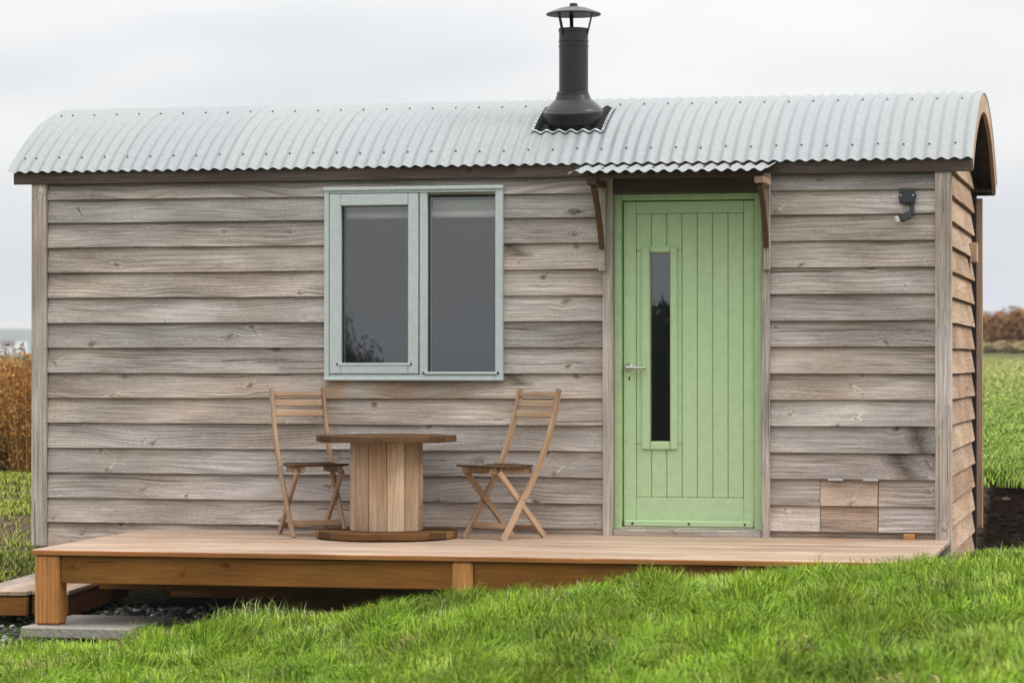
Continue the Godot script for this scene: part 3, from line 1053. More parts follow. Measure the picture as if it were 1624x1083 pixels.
func build_chimney(hut: Node3D):
	var cx := 3.415
	var cz := -0.40
	var at := Transform3D(Basis.IDENTITY, Vector3(cx, 0, cz))
	var st := tool()
	var P := []
	for v in [[0.086, 2.66], [0.091, 2.70], [0.091, 3.02], [0.0945, 3.022], [0.0945, 3.028], [0.091, 3.03], [0.091, 3.052], [0.0945, 3.054], [0.0945, 3.06], [0.091, 3.062], [0.091, 3.113], [0.0945, 3.115], [0.0945, 3.135], [0.084, 3.137], [0.084, 3.05]]:
		P.append(Vector2(v[0], v[1]))
	lathe(st, P, 40, at)
	var pipe := put("chimney_pipe", st, M.flue, hut)
	st = tool()
	P = []
	for v in [[0.0, 3.296], [0.024, 3.293], [0.026, 3.276], [0.09, 3.262], [0.166, 3.233], [0.172, 3.226], [0.170, 3.221], [0.09, 3.245], [0.0, 3.25]]:
		P.append(Vector2(v[0], v[1]))
	P.reverse()
	lathe(st, P, 40, at)
	put("cowl", st, M.flue, pipe)
	for a in [0.15, 2.2, 4.4]:
		st = tool()
		var d := Vector3(cos(a), 0, sin(a))
		beam(st, Vector3(cx, 3.09, cz) + d * 0.089, Vector3(cx, 3.236, cz) + d * 0.125, d, 0.024, 0.004, 0, 0, 0.001)
		put("strap", st, M.flue, pipe)
	# the collar and rubber boot lean with the roof
	var a0 := asin((cz - ARC_Z) / ARC_R)
	var foot := Vector3(cx, ARC_Y + ARC_R * cos(a0), cz)
	st = tool()
	P = []
	for v in [[0.175, -0.06], [0.186, -0.03], [0.188, 0.035], [0.186, 0.045], [0.176, 0.055], [0.172, 0.062], [0.150, 0.085], [0.112, 0.120], [0.101, 0.150], [0.0975, 0.168], [0.091, 0.170]]:
		P.append(Vector2(v[0], v[1]))
	lathe(st, P, 40, Transform3D(Basis(Vector3.RIGHT, 0.16), foot + Vector3(0, 0.0, 0.0)))
	var collar := put("collar", st, M.flue, pipe)
	st = tool()
	var as0 := a0 - 0.105
	var as1 := a0 + 0.108
	roof_patch(st, cx - 0.215, cx + 0.215, as0, as1, 0.008, 8, 8, 0.0, 0.004)
	put("rubber_boot", st, M.rubber, pipe)
	st = tool()
	roof_patch(st, cx - 0.233, cx - 0.212, as0, as1 + 0.007, 0.014, 8, 10, 0.0, 0.004)
	roof_patch(st, cx + 0.212, cx + 0.233, as0, as1 + 0.007, 0.014, 8, 10, 0.0, 0.004)
	roof_patch(st, cx - 0.2115, cx + 0.2115, as1, as1 + 0.007, 0.013, 8, 2, 0.0, 0.004)
	put("flashing_strip", st, M.alu, pipe)
	st = tool()
	for i in 9:
		for s in [-1, 1]:
			var aa := lerpf(as0 + 0.01, as1, i / 8.0)
			var p := roof_at(cx + s * 0.221, aa, 0.014)
			rod(st, p, p + Vector3(0, cos(aa), sin(aa)) * 0.004, 0.006, 6)
	put("rivets", st, M.screw, pipe).set_meta("kind", "stuff")

# ------------------------------------------------------------------ the deck and its step
func build_deck():
	var d := base("deck", Vector3(3.27, -0.42, 1.92))
	tag(d, "low new timber deck of long boards in front of the cabin", "deck")
	d.rotation.x = 0.0045      # the boards fall a little towards the front
	var o := -Vector3(3.27, -0.42, 1.92)
	var wide := 1.92 / 14.0
	for k in 14:
		var z := 0.006 + (1.92 - 0.006) / 14.0 * k
		var st := tool()
		var x0 := 0.759 + rng.randf_range(-0.002, 0.002)
		beam(st, Vector3(x0, -0.013, z + wide / 2) + o, Vector3(5.772, -0.013 + rng.randf_range(-0.0012, 0.0012), z + wide / 2) + o, Vector3.UP, wide - 0.005, 0.026, k + 3, rng.randf() * 1.0, 0.003)
		put("deck_board", st, M.deck[k % 3], d)
	var st := tool()
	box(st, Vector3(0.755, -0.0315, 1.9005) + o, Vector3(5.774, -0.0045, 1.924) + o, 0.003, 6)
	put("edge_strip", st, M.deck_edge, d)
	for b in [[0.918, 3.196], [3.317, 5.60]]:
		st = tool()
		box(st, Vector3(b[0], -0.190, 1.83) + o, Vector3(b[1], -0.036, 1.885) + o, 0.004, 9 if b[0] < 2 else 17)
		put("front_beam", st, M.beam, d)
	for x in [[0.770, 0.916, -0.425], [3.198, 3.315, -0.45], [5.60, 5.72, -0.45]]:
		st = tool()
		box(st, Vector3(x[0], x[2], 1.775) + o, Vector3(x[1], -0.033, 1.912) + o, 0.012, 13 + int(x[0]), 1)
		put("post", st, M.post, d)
	for k in 11:
		var x := 0.80 + k * 0.475
		st = tool()
		box(st, Vector3(x, -0.175, 0.06) + o, Vector3(x + 0.045, -0.0275, 1.829) + o, 0.003, -1, 2)
		put("joist", st, M.beam, d)
	st = tool()
	box(st, Vector3(0.80, -0.30, 0.9) + o, Vector3(5.6, -0.177, 0.96) + o, 0.003)
	put("bearer", st, M.beam, d)

func build_step():
	var s := base("wooden_step", Vector3(0.382, -0.57, 1.075))
	tag(s, "low timber step running along the left end of the deck", "step")
	s.rotation.y = deg_to_rad(7.0)
	for k in 3:
		var st := tool()
		var x := -0.345 + 0.1165 * k
		beam(st, Vector3(x + 0.057, 0.247, -1.75), Vector3(x + 0.057, 0.247, 0.0), Vector3.UP, 0.112, 0.026, 4 + k)
		put("tread_board", st, M.grey[2] if k == 0 else M.deck[k], s)
	for k in 2:
		var st := tool()
		var x := 0.008 + 0.116 * k
		beam(st, Vector3(x + 0.057, 0.247, -1.75), Vector3(x + 0.057, 0.247, -0.09), Vector3.UP, 0.112, 0.026, 8 + k)
		put("tread_board", st, M.deck[k], s)
	var st := tool()
	box(st, Vector3(-0.34, 0.115, -0.06), Vector3(0.0, 0.225, -0.008), 0.004, 12)
	put("front_beam", st, M.beam, s)
	st = tool()
	box(st, Vector3(0.006, 0.115, -0.16), Vector3(0.23, 0.23, -0.11), 0.004, 12)
	put("front_beam", st, M.beam, s)
	for p in [[-0.30, -0.055], [-0.30, -1.6], [0.10, -1.6]]:
		st = tool()
		box(st, Vector3(p[0], 0.0, p[1] - 0.05), Vector3(p[0] + 0.085, 0.113 if p[1] > -0.5 else 0.23, p[1] + 0.04), 0.005, 16, 1)
		put("leg", st, M.post, s)
	for x in [-0.33, 0.18]:
		st = tool()
		box(st, Vector3(x, 0.10, -1.7), Vector3(x + 0.045, 0.232, -0.17), 0.004, 6, 2)
		put("stringer", st, M.beam, s)

# ------------------------------------------------------------------ table and chairs
# One plank of a round end, cut from the disc between x0 and x1.
func disc_plank(st: SurfaceTool, r: float, x0: float, x1: float, y0: float, y1: float, row: int, wob: float):
	var pts := []
	var n := 12
	for i in n + 1:
		var x := lerpf(x0, x1, float(i) / n)
		pts.append(Vector2(x, sqrt(maxf(0.0, r * r - x * x)) + wob * bump_noise.get_noise_2d(x * 9.0, r * 30.0 + y0 * 50.0)))
	for i in range(n, -1, -1):
		var x := lerpf(x0, x1, float(i) / n)
		pts.append(Vector2(x, -sqrt(maxf(0.0, r * r - x * x)) - wob * bump_noise.get_noise_2d(x * 9.0, r * 60.0 + y0 * 20.0)))
	var uv := func(p: Vector2) -> Vector2: return Vector2((p.y + 1.5) / MPU, rowv(row, (p.x - x0) / 0.19))
	var bev := 0.004
	var c := Vector2((x0 + x1) / 2, 0)
	var m := pts.size()
	for i in m:
		var a: Vector2 = pts[i]
		var b: Vector2 = pts[(i + 1) % m]
		if a.distance_to(b) < 1e-5: continue
		var ai: Vector2 = a - (a - c).normalized() * bev
		var bi: Vector2 = b - (b - c).normalized() * bev
		var out := Vector3((a + b).x / 2 - c.x, 0, (a + b).y / 2)
		var ua := Vector2(a.angle() * r / MPU, rowv(row, 0.1))
		var ub := Vector2(b.angle() * r / MPU, rowv(row, 0.1))
		var ua2 := Vector2(ua.x, rowv(row, 0.35))
		var ub2 := Vector2(ub.x, rowv(row, 0.35))
		quad_auto(st, Vector3(a.x, y0 + bev, a.y), Vector3(b.x, y0 + bev, b.y), Vector3(b.x, y1 - bev, b.y), Vector3(a.x, y1 - bev, a.y), out, ua, ub, ub2, ua2)
		quad_auto(st, Vector3(a.x, y1 - bev, a.y), Vector3(b.x, y1 - bev, b.y), Vector3(bi.x, y1, bi.y), Vector3(ai.x, y1, ai.y), out + Vector3.UP * 0.3, ua2, ub2, ub2, ua2)
		quad_auto(st, Vector3(a.x, y0 + bev, a.y), Vector3(b.x, y0 + bev, b.y), Vector3(bi.x, y0, bi.y), Vector3(ai.x, y0, ai.y), out - Vector3.UP * 0.3, ua, ub, ub, ua)
		for y in [y0, y1]:
			var nn := Vector3.DOWN if y == y0 else Vector3.UP
			tri(st, [Vector3(c.x, y, c.y), Vector3(ai.x, y, ai.y), Vector3(bi.x, y, bi.y)], [nn, nn, nn], [uv.call(c), uv.call(ai), uv.call(bi)], nn)

func build_table():
	var t := base("cable_drum_table", Vector3(2.462, 0.0, 0.545))
	tag(t, "round wooden cable drum used as a table between the two chairs", "table")
	t.rotation.y = PI / 2 + 0.13
	for e in [[0.422, 0.012, 0.052, "foot_disc", 0.006], [0.420, 0.583, 0.622, "tabletop", 0.004]]:
		var holder: MeshInstance3D = null
		var w: float = e[0] * 2.0 / 7.0
		for k in 7:
			var st := tool()
			var x0: float = -e[0] + w * k + 0.0012
			var dy := rng.randf_range(-0.002, 0.002)
			disc_plank(st, e[0], x0, x0 + w - 0.0024, e[1] + dy, e[2] + dy, (k * 3 + 1) % ROWS, e[4])
			var m: Material = M.spool_end[k % 3] if e[1] < 0.1 else [M.spool_end[3], M.spool_end[1], M.spool_end[3]][k % 3]
			if k == 0:
				holder = put(e[3], st, m, t)
			else:
				put("plank", st, m, holder)
	var st := tool()
	lathe(st, [Vector2(0.30, 0.0), Vector2(0.33, 0.0), Vector2(0.33, 0.0115), Vector2(0.0, 0.0115)], 24)
	put("runner", st, M.spool_end[1], t)
	st = tool()
	lathe(st, [Vector2(0.188, 0.053), Vector2(0.188, 0.582)], 24)
	var drum := put("drum", st, M.drum[1], t)
	for k in 12:
		var a := TAU * k / 12.0 + 0.12
		var d := Vector3(cos(a), 0, sin(a))
		var wd := 0.1065
		st = tool()
		var r := 0.2005 + rng.randf_range(-0.002, 0.002)
		beam(st, d * r + Vector3(0, 0.0535, 0), d * r + Vector3(0, 0.5815, 0), d, wd, 0.022, (k * 7 + 3) % ROWS, -1.0, 0.003)
		put("stave", st, M.drum[k % 3], drum)
	st = tool()
	for a in [0.4, 2.5, 4.6]:
		rod(st, Vector3(cos(a) * 0.12, 0.62, sin(a) * 0.12), Vector3(cos(a) * 0.12, 0.627, sin(a) * 0.12), 0.012, 8)
	put("bolt_head", st, M.screw, t)

func smooth_path(p: Array, n := 3) -> Array:
	var c := Curve3D.new()
	for i in p.size():
		var t: Vector3 = (p[mini(i + 1, p.size() - 1)] - p[maxi(i - 1, 0)]) / 6.0
		c.add_point(p[i], -t, t)
	var out := []
	for i in (p.size() - 1) * n + 1:
		out.append(c.sample(mini(i / n, p.size() - 2), (i - mini(i / n, p.size() - 2) * n) / float(n)))
	return out

# Local axes: x is the way the sitter faces, z across. The foot of the back posts lies at x = 0.2.
func make_chair() -> Node3D:
	var c := base("folding_chair")
	var W := 0.33
	var f0 := 0.2
	for s in [-1, 1]:
		var z: float = s * W / 2
		var st := tool()
		var raw := []
		for p in [[0.0, 0.0], [-0.075, 0.10], [-0.165, 0.235], [-0.245, 0.345], [-0.305, 0.44], [-0.375, 0.585], [-0.435, 0.745], [-0.475, 0.895]]:
			raw.append(Vector3(p[0] + f0, p[1], z))
		sweep(st, smooth_path(raw), Vector3.BACK, 0.021, 0.042, 3 + s, 0.4, 0.005)
		put("back_post", st, M.chair, c)
		st = tool()
		beam(st, Vector3(f0 - 0.385, 0.002, z - s * 0.024), Vector3(f0 + 0.005, 0.405, z - s * 0.024), Vector3(1, -1, 0).normalized(), 0.021, 0.036, 8 + s, 0.9, 0.004)
		put("leg", st, M.chair, c)
		st = tool()
		var zr: float = z - s * 0.047
		sweep(st, [Vector3(f0 + 0.052, 0.418, zr), Vector3(f0 + 0.03, 0.413, zr), Vector3(f0 - 0.12, 0.410, zr), Vector3(f0 - 0.28, 0.413, zr)], Vector3.BACK, 0.02, 0.04, 11 + s, 1.2, 0.005)
		put("seat_rail", st, M.chair, c)
		st = tool()
		for q in [[-0.172, 0.243], [-0.290, 0.418]]:
			rod(st, Vector3(f0 + q[0], q[1], z + s * 0.0095), Vector3(f0 + q[0], q[1], z + s * 0.0135), 0.007, 8)
		put("bolt", st, M.steel, c)
	for b in [[0.861, 0.030], [0.808, 0.044], [0.745, 0.044]]:
		var st := tool()
		var fx: float = f0 - lerpf(0.435, 0.475, (b[0] - 0.745) / 0.15) + 0.004
		beam(st, Vector3(fx, b[0], -W / 2 + 0.011), Vector3(fx, b[0], W / 2 - 0.011), Vector3(-0.26, 1, 0).normalized(), 0.012, b[1], -1, -1.0, 0.004)
		put("back_slat", st, M.chair, c)
	for k in 7:
		var st := tool()
		var x := f0 + 0.045 - k * 0.0495
		var y := 0.441 - 0.008 * sin(PI * k / 6.0)
		beam(st, Vector3(x, y, -W / 2 + (0.0 if k < 6 else 0.014)), Vector3(x, y, W / 2 - (0.0 if k < 6 else 0.014)), Vector3.UP, 0.043, 0.013, -1, -1.0, 0.004)
		put("seat_slat", st, M.chair_seat, c)
	var st := tool()
	beam(st, Vector3(f0 - 0.062, 0.085, -W / 2 + 0.011), Vector3(f0 - 0.062, 0.085, W / 2 - 0.011), Vector3(-0.6, 1, 0).normalized(), 0.014, 0.042)
	put("stretcher", st, M.chair, c)
	st = tool()
	beam(st, Vector3(f0 - 0.325, 0.068, -W / 2 + 0.036), Vector3(f0 - 0.325, 0.068, W / 2 - 0.036), Vector3(0.8, 1, 0).normalized(), 0.014, 0.036)
	put("stretcher", st, M.chair, c)
	return c

func build_chairs():
	var r := Vector3(0.976, 0, -0.218)
	var t := Vector3(0.218, 0, 0.976)
	var one := make_chair()
	var two: Node3D = one.duplicate()
	two.name = numbered("folding_chair")
	add_child(two)
	var spots := [[one, Vector3(1.914, 0, 0.65), 1.0, 69.0, "wooden folding chair left of the drum table, back slats facing the camera"], [two, Vector3(3.198, 0, 0.65), -1.0, 44.5, "wooden folding chair right of the drum table, turned side on"]]
	for s in spots:
		var th := deg_to_rad(s[3])
		var fwd: Vector3 = r * cos(th) * s[2] + t * sin(th)
		var far: Vector3 = r * sin(th) * s[2] - t * cos(th)
		s[0].rotation.y = atan2(-fwd.z, fwd.x)
		s[0].position = s[1] + far * 0.165 - fwd * 0.2
		tag(s[0], s[4], "chair", "folding chairs at the drum table")

# ------------------------------------------------------------------ small things
func build_small_things():
	var s := base("motion_sensor", Vector3(5.523, 2.04, 0.034))
	tag(s, "black outdoor motion sensor on the siding right of the door", "sensor")
	var st := tool()
	box(st, Vector3(-0.046, -0.045, 0.0), Vector3(0.046, 0.045, 0.046), 0.006)
	box(st, Vector3(-0.052, -0.012, 0.0), Vector3(0.052, 0.010, 0.018), 0.003)
	put("junction_box", st, M.black, s)
	st = tool()
	for x in [-0.037, 0.037]:
		rod(st, Vector3(x, 0.004, 0.045), Vector3(x, 0.004, 0.049), 0.005, 8)
	put("box_screws", st, M.alu, s)
	st = tool()
	rod(st, Vector3(0.028, -0.045, 0.024), Vector3(0.028, -0.108, 0.028), 0.014, 14)
	rod(st, Vector3(0.028, -0.105, 0.010), Vector3(0.028, -0.105, 0.052), 0.017, 14)
	put("arm", st, M.black, s)
	st = tool()
	beam(st, Vector3(0.020, -0.112, 0.05), Vector3(-0.040, -0.136, 0.062), Vector3(-0.35, 1, 0).normalized(), 0.045, 0.048, 0, 0.0, 0.006)
	var head := put("sensor_head", st, M.black, s)
	st = tool()
	beam(st, Vector3(-0.0405, -0.1362, 0.0621), Vector3(-0.070, -0.148, 0.068), Vector3(-0.35, 1, 0).normalized(), 0.038, 0.040, 0, 0.0, 0.007)
	put("lens", st, M.lens, head)
	# the cut end of timber left under the siding
	st = tool()
	box(st, Vector3(5.50, 0.001, 0.0), Vector3(5.565, 0.04, 0.085), 0.003)
	tag(put("timber_offcut", st, M.offcut), "short pale timber offcut lying under the siding at the deck's right", "offcut")
	# slabs
	st = tool()
	box(st, Vector3(0.73, -0.49, 1.22), Vector3(1.37, -0.427, 2.02), 0.008)
	tag(put("concrete_slab", st, M.slab), "pale concrete slab under the deck's corner post", "slab")
	st = tool()
	box(st, Vector3(0.42, -0.60, 0.75), Vector3(0.72, -0.535, 1.15), 0.008)
	tag(put("concrete_slab", st, M.slab), "pale concrete slab on the ground beside the wooden step", "slab")

# ------------------------------------------------------------------ far things
# A clump of stalks and small leaves about one metre across and one metre high.
func clump(leaves: int, sd: int, cols: Array, leaf := 0.07, stalks := 14) -> ArrayMesh:
	var g := RandomNumberGenerator.new()
	g.seed = sd
	var st := tool()
	var tops := []
	for k in stalks:
		var a := g.randf() * TAU
		var r := sqrt(g.randf()) * 0.42
		var foot := Vector3(cos(a) * r * 0.6, 0, sin(a) * r * 0.6)
		var top := Vector3(cos(a) * r * 1.2, g.randf_range(0.55, 1.05), sin(a) * r * 1.2)
		tops.append([foot, top])
		st.set_color(cols[k % cols.size()] * 0.8)
		var side := Vector3(g.randf_range(-1, 1), 0, g.randf_range(-1, 1)).normalized() * 0.006
		quad_auto(st, foot - side, foot + side, top + side * 0.4, top - side * 0.4, side.cross(Vector3.UP))
	for k in leaves:
		var s: Array = tops[g.randi() % tops.size()]
		var p: Vector3 = s[0].lerp(s[1], pow(g.randf(), 0.6)) + Vector3(g.randf_range(-1, 1), g.randf_range(-0.6, 0.6), g.randf_range(-1, 1)) * 0.14
		if p.y < 0.02: p.y = 0.02 + g.randf() * 0.1
		var d := Vector3(g.randf_range(-1, 1), g.randf_range(-0.7, 0.6), g.randf_range(-1, 1)).normalized()
		var e := d.cross(Vector3(g.randf_range(-1, 1), g.randf_range(-1, 1), g.randf_range(-1, 1))).normalized()
		var l := leaf * g.randf_range(0.6, 1.5)
		st.set_color(cols[g.randi() % cols.size()] * g.randf_range(0.7, 1.25))
		var n := d.cross(e).normalized()
		tri(st, [p - e * l * 0.2, p + e * l * 0.2, p + d * l], [n, n, n], [Vector2.ZERO, Vector2.ZERO, Vector2.ZERO], n)
	return st.commit()

func many(called: String, mesh: Mesh, m: Material, spots: Array, cols: Array) -> MultiMeshInstance3D:
	var mm := MultiMesh.new()
	mm.transform_format = MultiMesh.TRANSFORM_3D
	mm.use_colors = true
	mm.mesh = mesh
	mm.instance_count = spots.size()
	for i in spots.size():
		mm.set_instance_transform(i, spots[i])
		mm.set_instance_color(i, cols[i])
	var o := MultiMeshInstance3D.new()
	o.multimesh = mm
	o.material_override = m
	o.name = numbered(called)
	add_child(o)
	return o

func scatter_clumps(called: String, mesh: Mesh, x0: float, x1: float, z0: float, z1: float, n: int, size: Vector2, tall: Callable) -> MultiMeshInstance3D:
	var spots := []
	var cols := []
	for i in n:
		var x := rng.randf_range(x0, x1)
		var z := rng.randf_range(z0, z1)
		var s := rng.randf_range(size.x, size.y)
		var h: float = tall.call(x, z) * rng.randf_range(0.8, 1.05)
		var b := Basis(Vector3.UP, rng.randf() * TAU).scaled(Vector3(s, h, s))
		spots.append(Transform3D(b, Vector3(x, ground_y(x, z) - 0.05, z)))
		var v := rng.randf_range(0.75, 1.25)
		cols.append(Color(v, v * rng.randf_range(0.9, 1.05), v * rng.randf_range(0.8, 1.05)))
	return many(called, mesh, M.leafy, spots, cols)

func build_background():
	var brown := [Color(0.38, 0.17, 0.045), Color(0.46, 0.23, 0.07), Color(0.27, 0.13, 0.04), Color(0.52, 0.33, 0.16), Color(0.15, 0.085, 0.035)]
	var c1 := clump(2600, 1, brown, 0.042, 70)
	var o := scatter_clumps("bracken_hedge", c1, -8.5, 0.6, -15.5, -11.5, 230, Vector2(0.7, 1.3), func(x, z): return 1.26 + 0.30 * smoothstep(-5.15, -4.9, x) - 0.15 * smoothstep(-12.5, -11.5, z))
	tag(o, "rust brown bracken hedge beyond the cabin's left end", "hedge", "", "stuff")
	o = scatter_clumps("hedgerow", clump(700, 2, [Color(0.23, 0.105, 0.045), Color(0.29, 0.145, 0.06), Color(0.16, 0.085, 0.04), Color(0.29, 0.18, 0.09)], 0.10, 24), -30.0, 60.0, -112.0, -104.0, 900, Vector2(1.4, 2.6), func(x, z): return 1.75 + 0.35 * lump_noise.get_noise_2d(x, z))
	tag(o, "brown hedgerow along the far edge of the green field", "hedge", "", "stuff")
	o = scatter_clumps("dry_grass_bank", clump(500, 3, [Color(0.42, 0.33, 0.20), Color(0.36, 0.25, 0.14), Color(0.30, 0.30, 0.13)], 0.12, 20), -20.0, 50.0, -103.0, -97.0, 500, Vector2(1.2, 2.2), func(_x, _z): return 0.55)
	tag(o, "pale dry grass at the foot of the far hedgerow", "dry grass", "", "stuff")
	# white house on the far slope
	var hx := -455.0
	var hz := -1100.0
	var h := base("white_house", Vector3(hx, ground_y(hx, hz) - 0.4, hz))
	tag(h, "distant white house with brown roof above the bracken hedge", "house")
	h.rotation.y = 0.35
	h.scale = Vector3.ONE * 1.35
	var st := tool()
	box(st, Vector3(-6, 0, -3.5), Vector3(6, 2.9, 3.5), 0.02)
	put("wall", st, M.white_wall, h)
	st = tool()
	for s in [-1, 1]:
		quad_auto(st, Vector3(-2.0, 2.8, s * 3.8), Vector3(2.2, 2.8, s * 3.8), Vector3(2.2, 4.6, 0), Vector3(-2.0, 4.6, 0), Vector3(0, 1, s))
	for x in [-2.0, 2.2]:
		tri(st, [Vector3(x, 2.8, -3.8), Vector3(x, 2.8, 3.8), Vector3(x, 4.6, 0)], [Vector3(x, 0, 0).normalized(), Vector3(x, 0, 0).normalized(), Vector3(x, 0, 0).normalized()], [Vector2.ZERO, Vector2.ZERO, Vector2.ZERO], Vector3(x, 0, 0))
	put("roof", st, M.brown_roof, h)
	st = tool()
	box(st, Vector3(2.6, 2.901, -3.0), Vector3(6.0, 4.1, 3.0), 0.02)
	put("upper_storey", st, M.white_wall, h)
	for x in [-4.6, -1.0, 1.6, 4.2]:
		st = tool()
		box(st, Vector3(x, 0.9, 3.49), Vector3(x + 1.1, 2.1, 3.54), 0.01)
		put("window", st, M.house_glass, h)
	# what the window and the door glass mirror, behind the camera
	o = scatter_clumps("dark_hedge", clump(800, 5, [Color(0.035, 0.05, 0.02), Color(0.05, 0.045, 0.025), Color(0.025, 0.04, 0.015)], 0.10, 24), -2.6, 4.0, 28.5, 31.5, 160, Vector2(1.2, 1.7), func(x, _z): return 2.9)
	tag(o, "dark evergreen hedge across the lawn, mirrored in the door's glass", "hedge", "", "stuff")
	o = scatter_clumps("dark_bush", clump(700, 6, [Color(0.04, 0.04, 0.025), Color(0.05, 0.035, 0.025)], 0.07, 24), -7.4, -6.1, 29.6, 30.4, 18, Vector2(0.5, 0.8), func(x, _z): return 3.1 - 0.5 * smoothstep(-6.5, -6.1, x))
	tag(o, "low dark bush mirrored in the window's lower left corner", "bush", "", "stuff")
	var tr := base("bare_tree", Vector3(-6.45, ground_y(-6.45, 30.0), 30.0))
	tag(tr, "small bare tree mirrored at the window's lower left edge", "tree")
	st = tool()
	var g := RandomNumberGenerator.new()
	g.seed = 77
	twigs(st, g, Vector3.ZERO, Vector3(0.05, 1, 0).normalized(), 1.2, 0.03, 4)
	put("branches", st, M.twig, tr)

func twigs(st: SurfaceTool, g: RandomNumberGenerator, at: Vector3, dir: Vector3, l: float, r: float, left: int):
	var to := at + dir * l
	rod(st, at, to, r, 6)
	if left == 0: return
	for k in 3:
		var d := (dir + Vector3(g.randf_range(-1, 1), g.randf_range(-0.2, 0.6), g.randf_range(-1, 1)) * 0.8).normalized()
		twigs(st, g, at.lerp(to, 1.0 if k == 0 else g.randf_range(0.5, 0.95)), d, l * g.randf_range(0.5, 0.75), r * 0.55, left - 1)

func pebble(sd: int) -> ArrayMesh:
	var g := RandomNumberGenerator.new()
	g.seed = sd
	var st := tool()
	var rings := []
	for j in 5:
		var row := []
		var el := -PI / 2 + PI * j / 4.0
		for i in 7:
			var a := TAU * i / 7.0
			row.append(Vector3(cos(a) * cos(el), sin(el) * 0.65, sin(a) * cos(el)) * g.randf_range(0.8, 1.15))
		rings.append(row)
	st.set_color(Color.WHITE)
	for j in 4:
		for i in 7:
			quad_auto(st, rings[j][i], rings[j][(i + 1) % 7], rings[j + 1][(i + 1) % 7], rings[j + 1][i], rings[j][i] + rings[j + 1][i])
	return st.commit()

func build_gravel():
	var spots := []
	var cols := []
	for i in 2000:
		var x := rng.randf_range(-0.6, 2.6)
		var z := rng.randf_range(-0.4, 2.0)
		if x > 0.71 and x < 1.39 and z > 1.2: continue
		if x > 0.40 and x < 0.74 and z > 0.73 and z < 1.17: continue
		if x < 0.2 and rng.randf() < 0.5: continue
		var s := rng.randf_range(0.006, 0.022)
		spots.append(Transform3D(Basis.from_euler(Vector3(rng.randf_range(-0.4, 0.4), rng.randf() * TAU, 0)).scaled(Vector3.ONE * s), Vector3(x, ground_y(x, z) + s * 0.3, z)))
		var v := rng.randf_range(0.05, 0.22) if rng.randf() < 0.75 else rng.randf_range(0.25, 0.5)
		cols.append(Color(v, v * 0.96, v * 0.9))
	tag(many("gravel", pebble(3), M.stone, spots, cols), "loose grey gravel under the deck and the step", "gravel", "", "stuff")
	spots = []
	cols = []
	for i in 5200:
		var x := rng.randf_range(5.7, 10.0)
		var z := rng.randf_range(-6.2, 1.4)
		var s := rng.randf_range(0.008, 0.05) * (0.6 if rng.randf() < 0.7 else 1.0)
		if z < -5.0 + 0.5 * bump_noise.get_noise_2d(x * 2.0, 3.0): continue
		spots.append(Transform3D(Basis.from_euler(Vector3(rng.randf_range(-0.6, 0.6), rng.randf() * TAU, 0)).scaled(Vector3(s, s * rng.randf_range(0.6, 1.1), s)), Vector3(x, ground_y(x, z), z)))
		var v := rng.randf_range(0.5, 1.2)
		cols.append(Color(0.020, 0.013, 0.008) * v if rng.randf() < 0.985 else Color(0.10, 0.08, 0.06))
	tag(many("soil_clods", pebble(9), M.stone, spots, cols), "dark crumbly soil dug out beside the cabin's right end", "soil", "", "stuff")

# ------------------------------------------------------------------ grass
func sward(blades: int, size: float, sd: int, cols: Array, tall: Vector2, wide: float, lean: float, spread := PI) -> ArrayMesh:
	var g := RandomNumberGenerator.new()
	g.seed = sd
	var st := tool()
	for k in blades:
		var p := Vector3(g.randf_range(-0.5, 0.5) * size, -0.01, g.randf_range(-0.5, 0.5) * size)
		var a := g.randf_range(-spread, spread)
		var h := g.randf_range(tall.x, tall.y)
		var d := Vector3(cos(a), 0, sin(a))
		var s := d.cross(Vector3.UP).rotated(Vector3.UP, g.randf_range(-0.9, 0.9)) * wide * g.randf_range(0.7, 1.3) * 0.5
		var ln := (0.12 + 0.88 * pow(g.randf(), 0.8)) * lean
		var m := p + Vector3.UP * h * 0.6 + d * h * ln * 0.28
		var t := p + Vector3.UP * h * (1.0 - 0.38 * ln) + d * h * ln
		var c: Color = cols[g.randi() % cols.size()]
		var v := g.randf_range(0.6, 1.3)
		st.set_color(Color(c.r * v, c.g * v, c.b * v))
		var n := (d.cross(s)).normalized()
		n = (Vector3.UP * 0.6 + d * -0.5).normalized()
		var z := [Vector2.ZERO, Vector2.ZERO, Vector2.ZERO]
		tri(st, [p - s, p + s, m + s * 0.8], [n, n, n], z, n)
		tri(st, [p - s, m + s * 0.8, m - s * 0.8], [n, n, n], z, n)
		tri(st, [m - s * 0.8, m + s * 0.8, t], [n, n, n], z, n)
	return st.commit()

func seen(x: float, y: float, z: float, margin: float) -> bool:
	var d := CAM.z - z
	if d < 6.0: return false
	if x < CAM.x - 7.21 * d / CAM.z - margin or x > CAM.x - 0.775 * d / CAM.z + margin: return false
	return (y + 0.1 - CAM.y) / d > -0.122

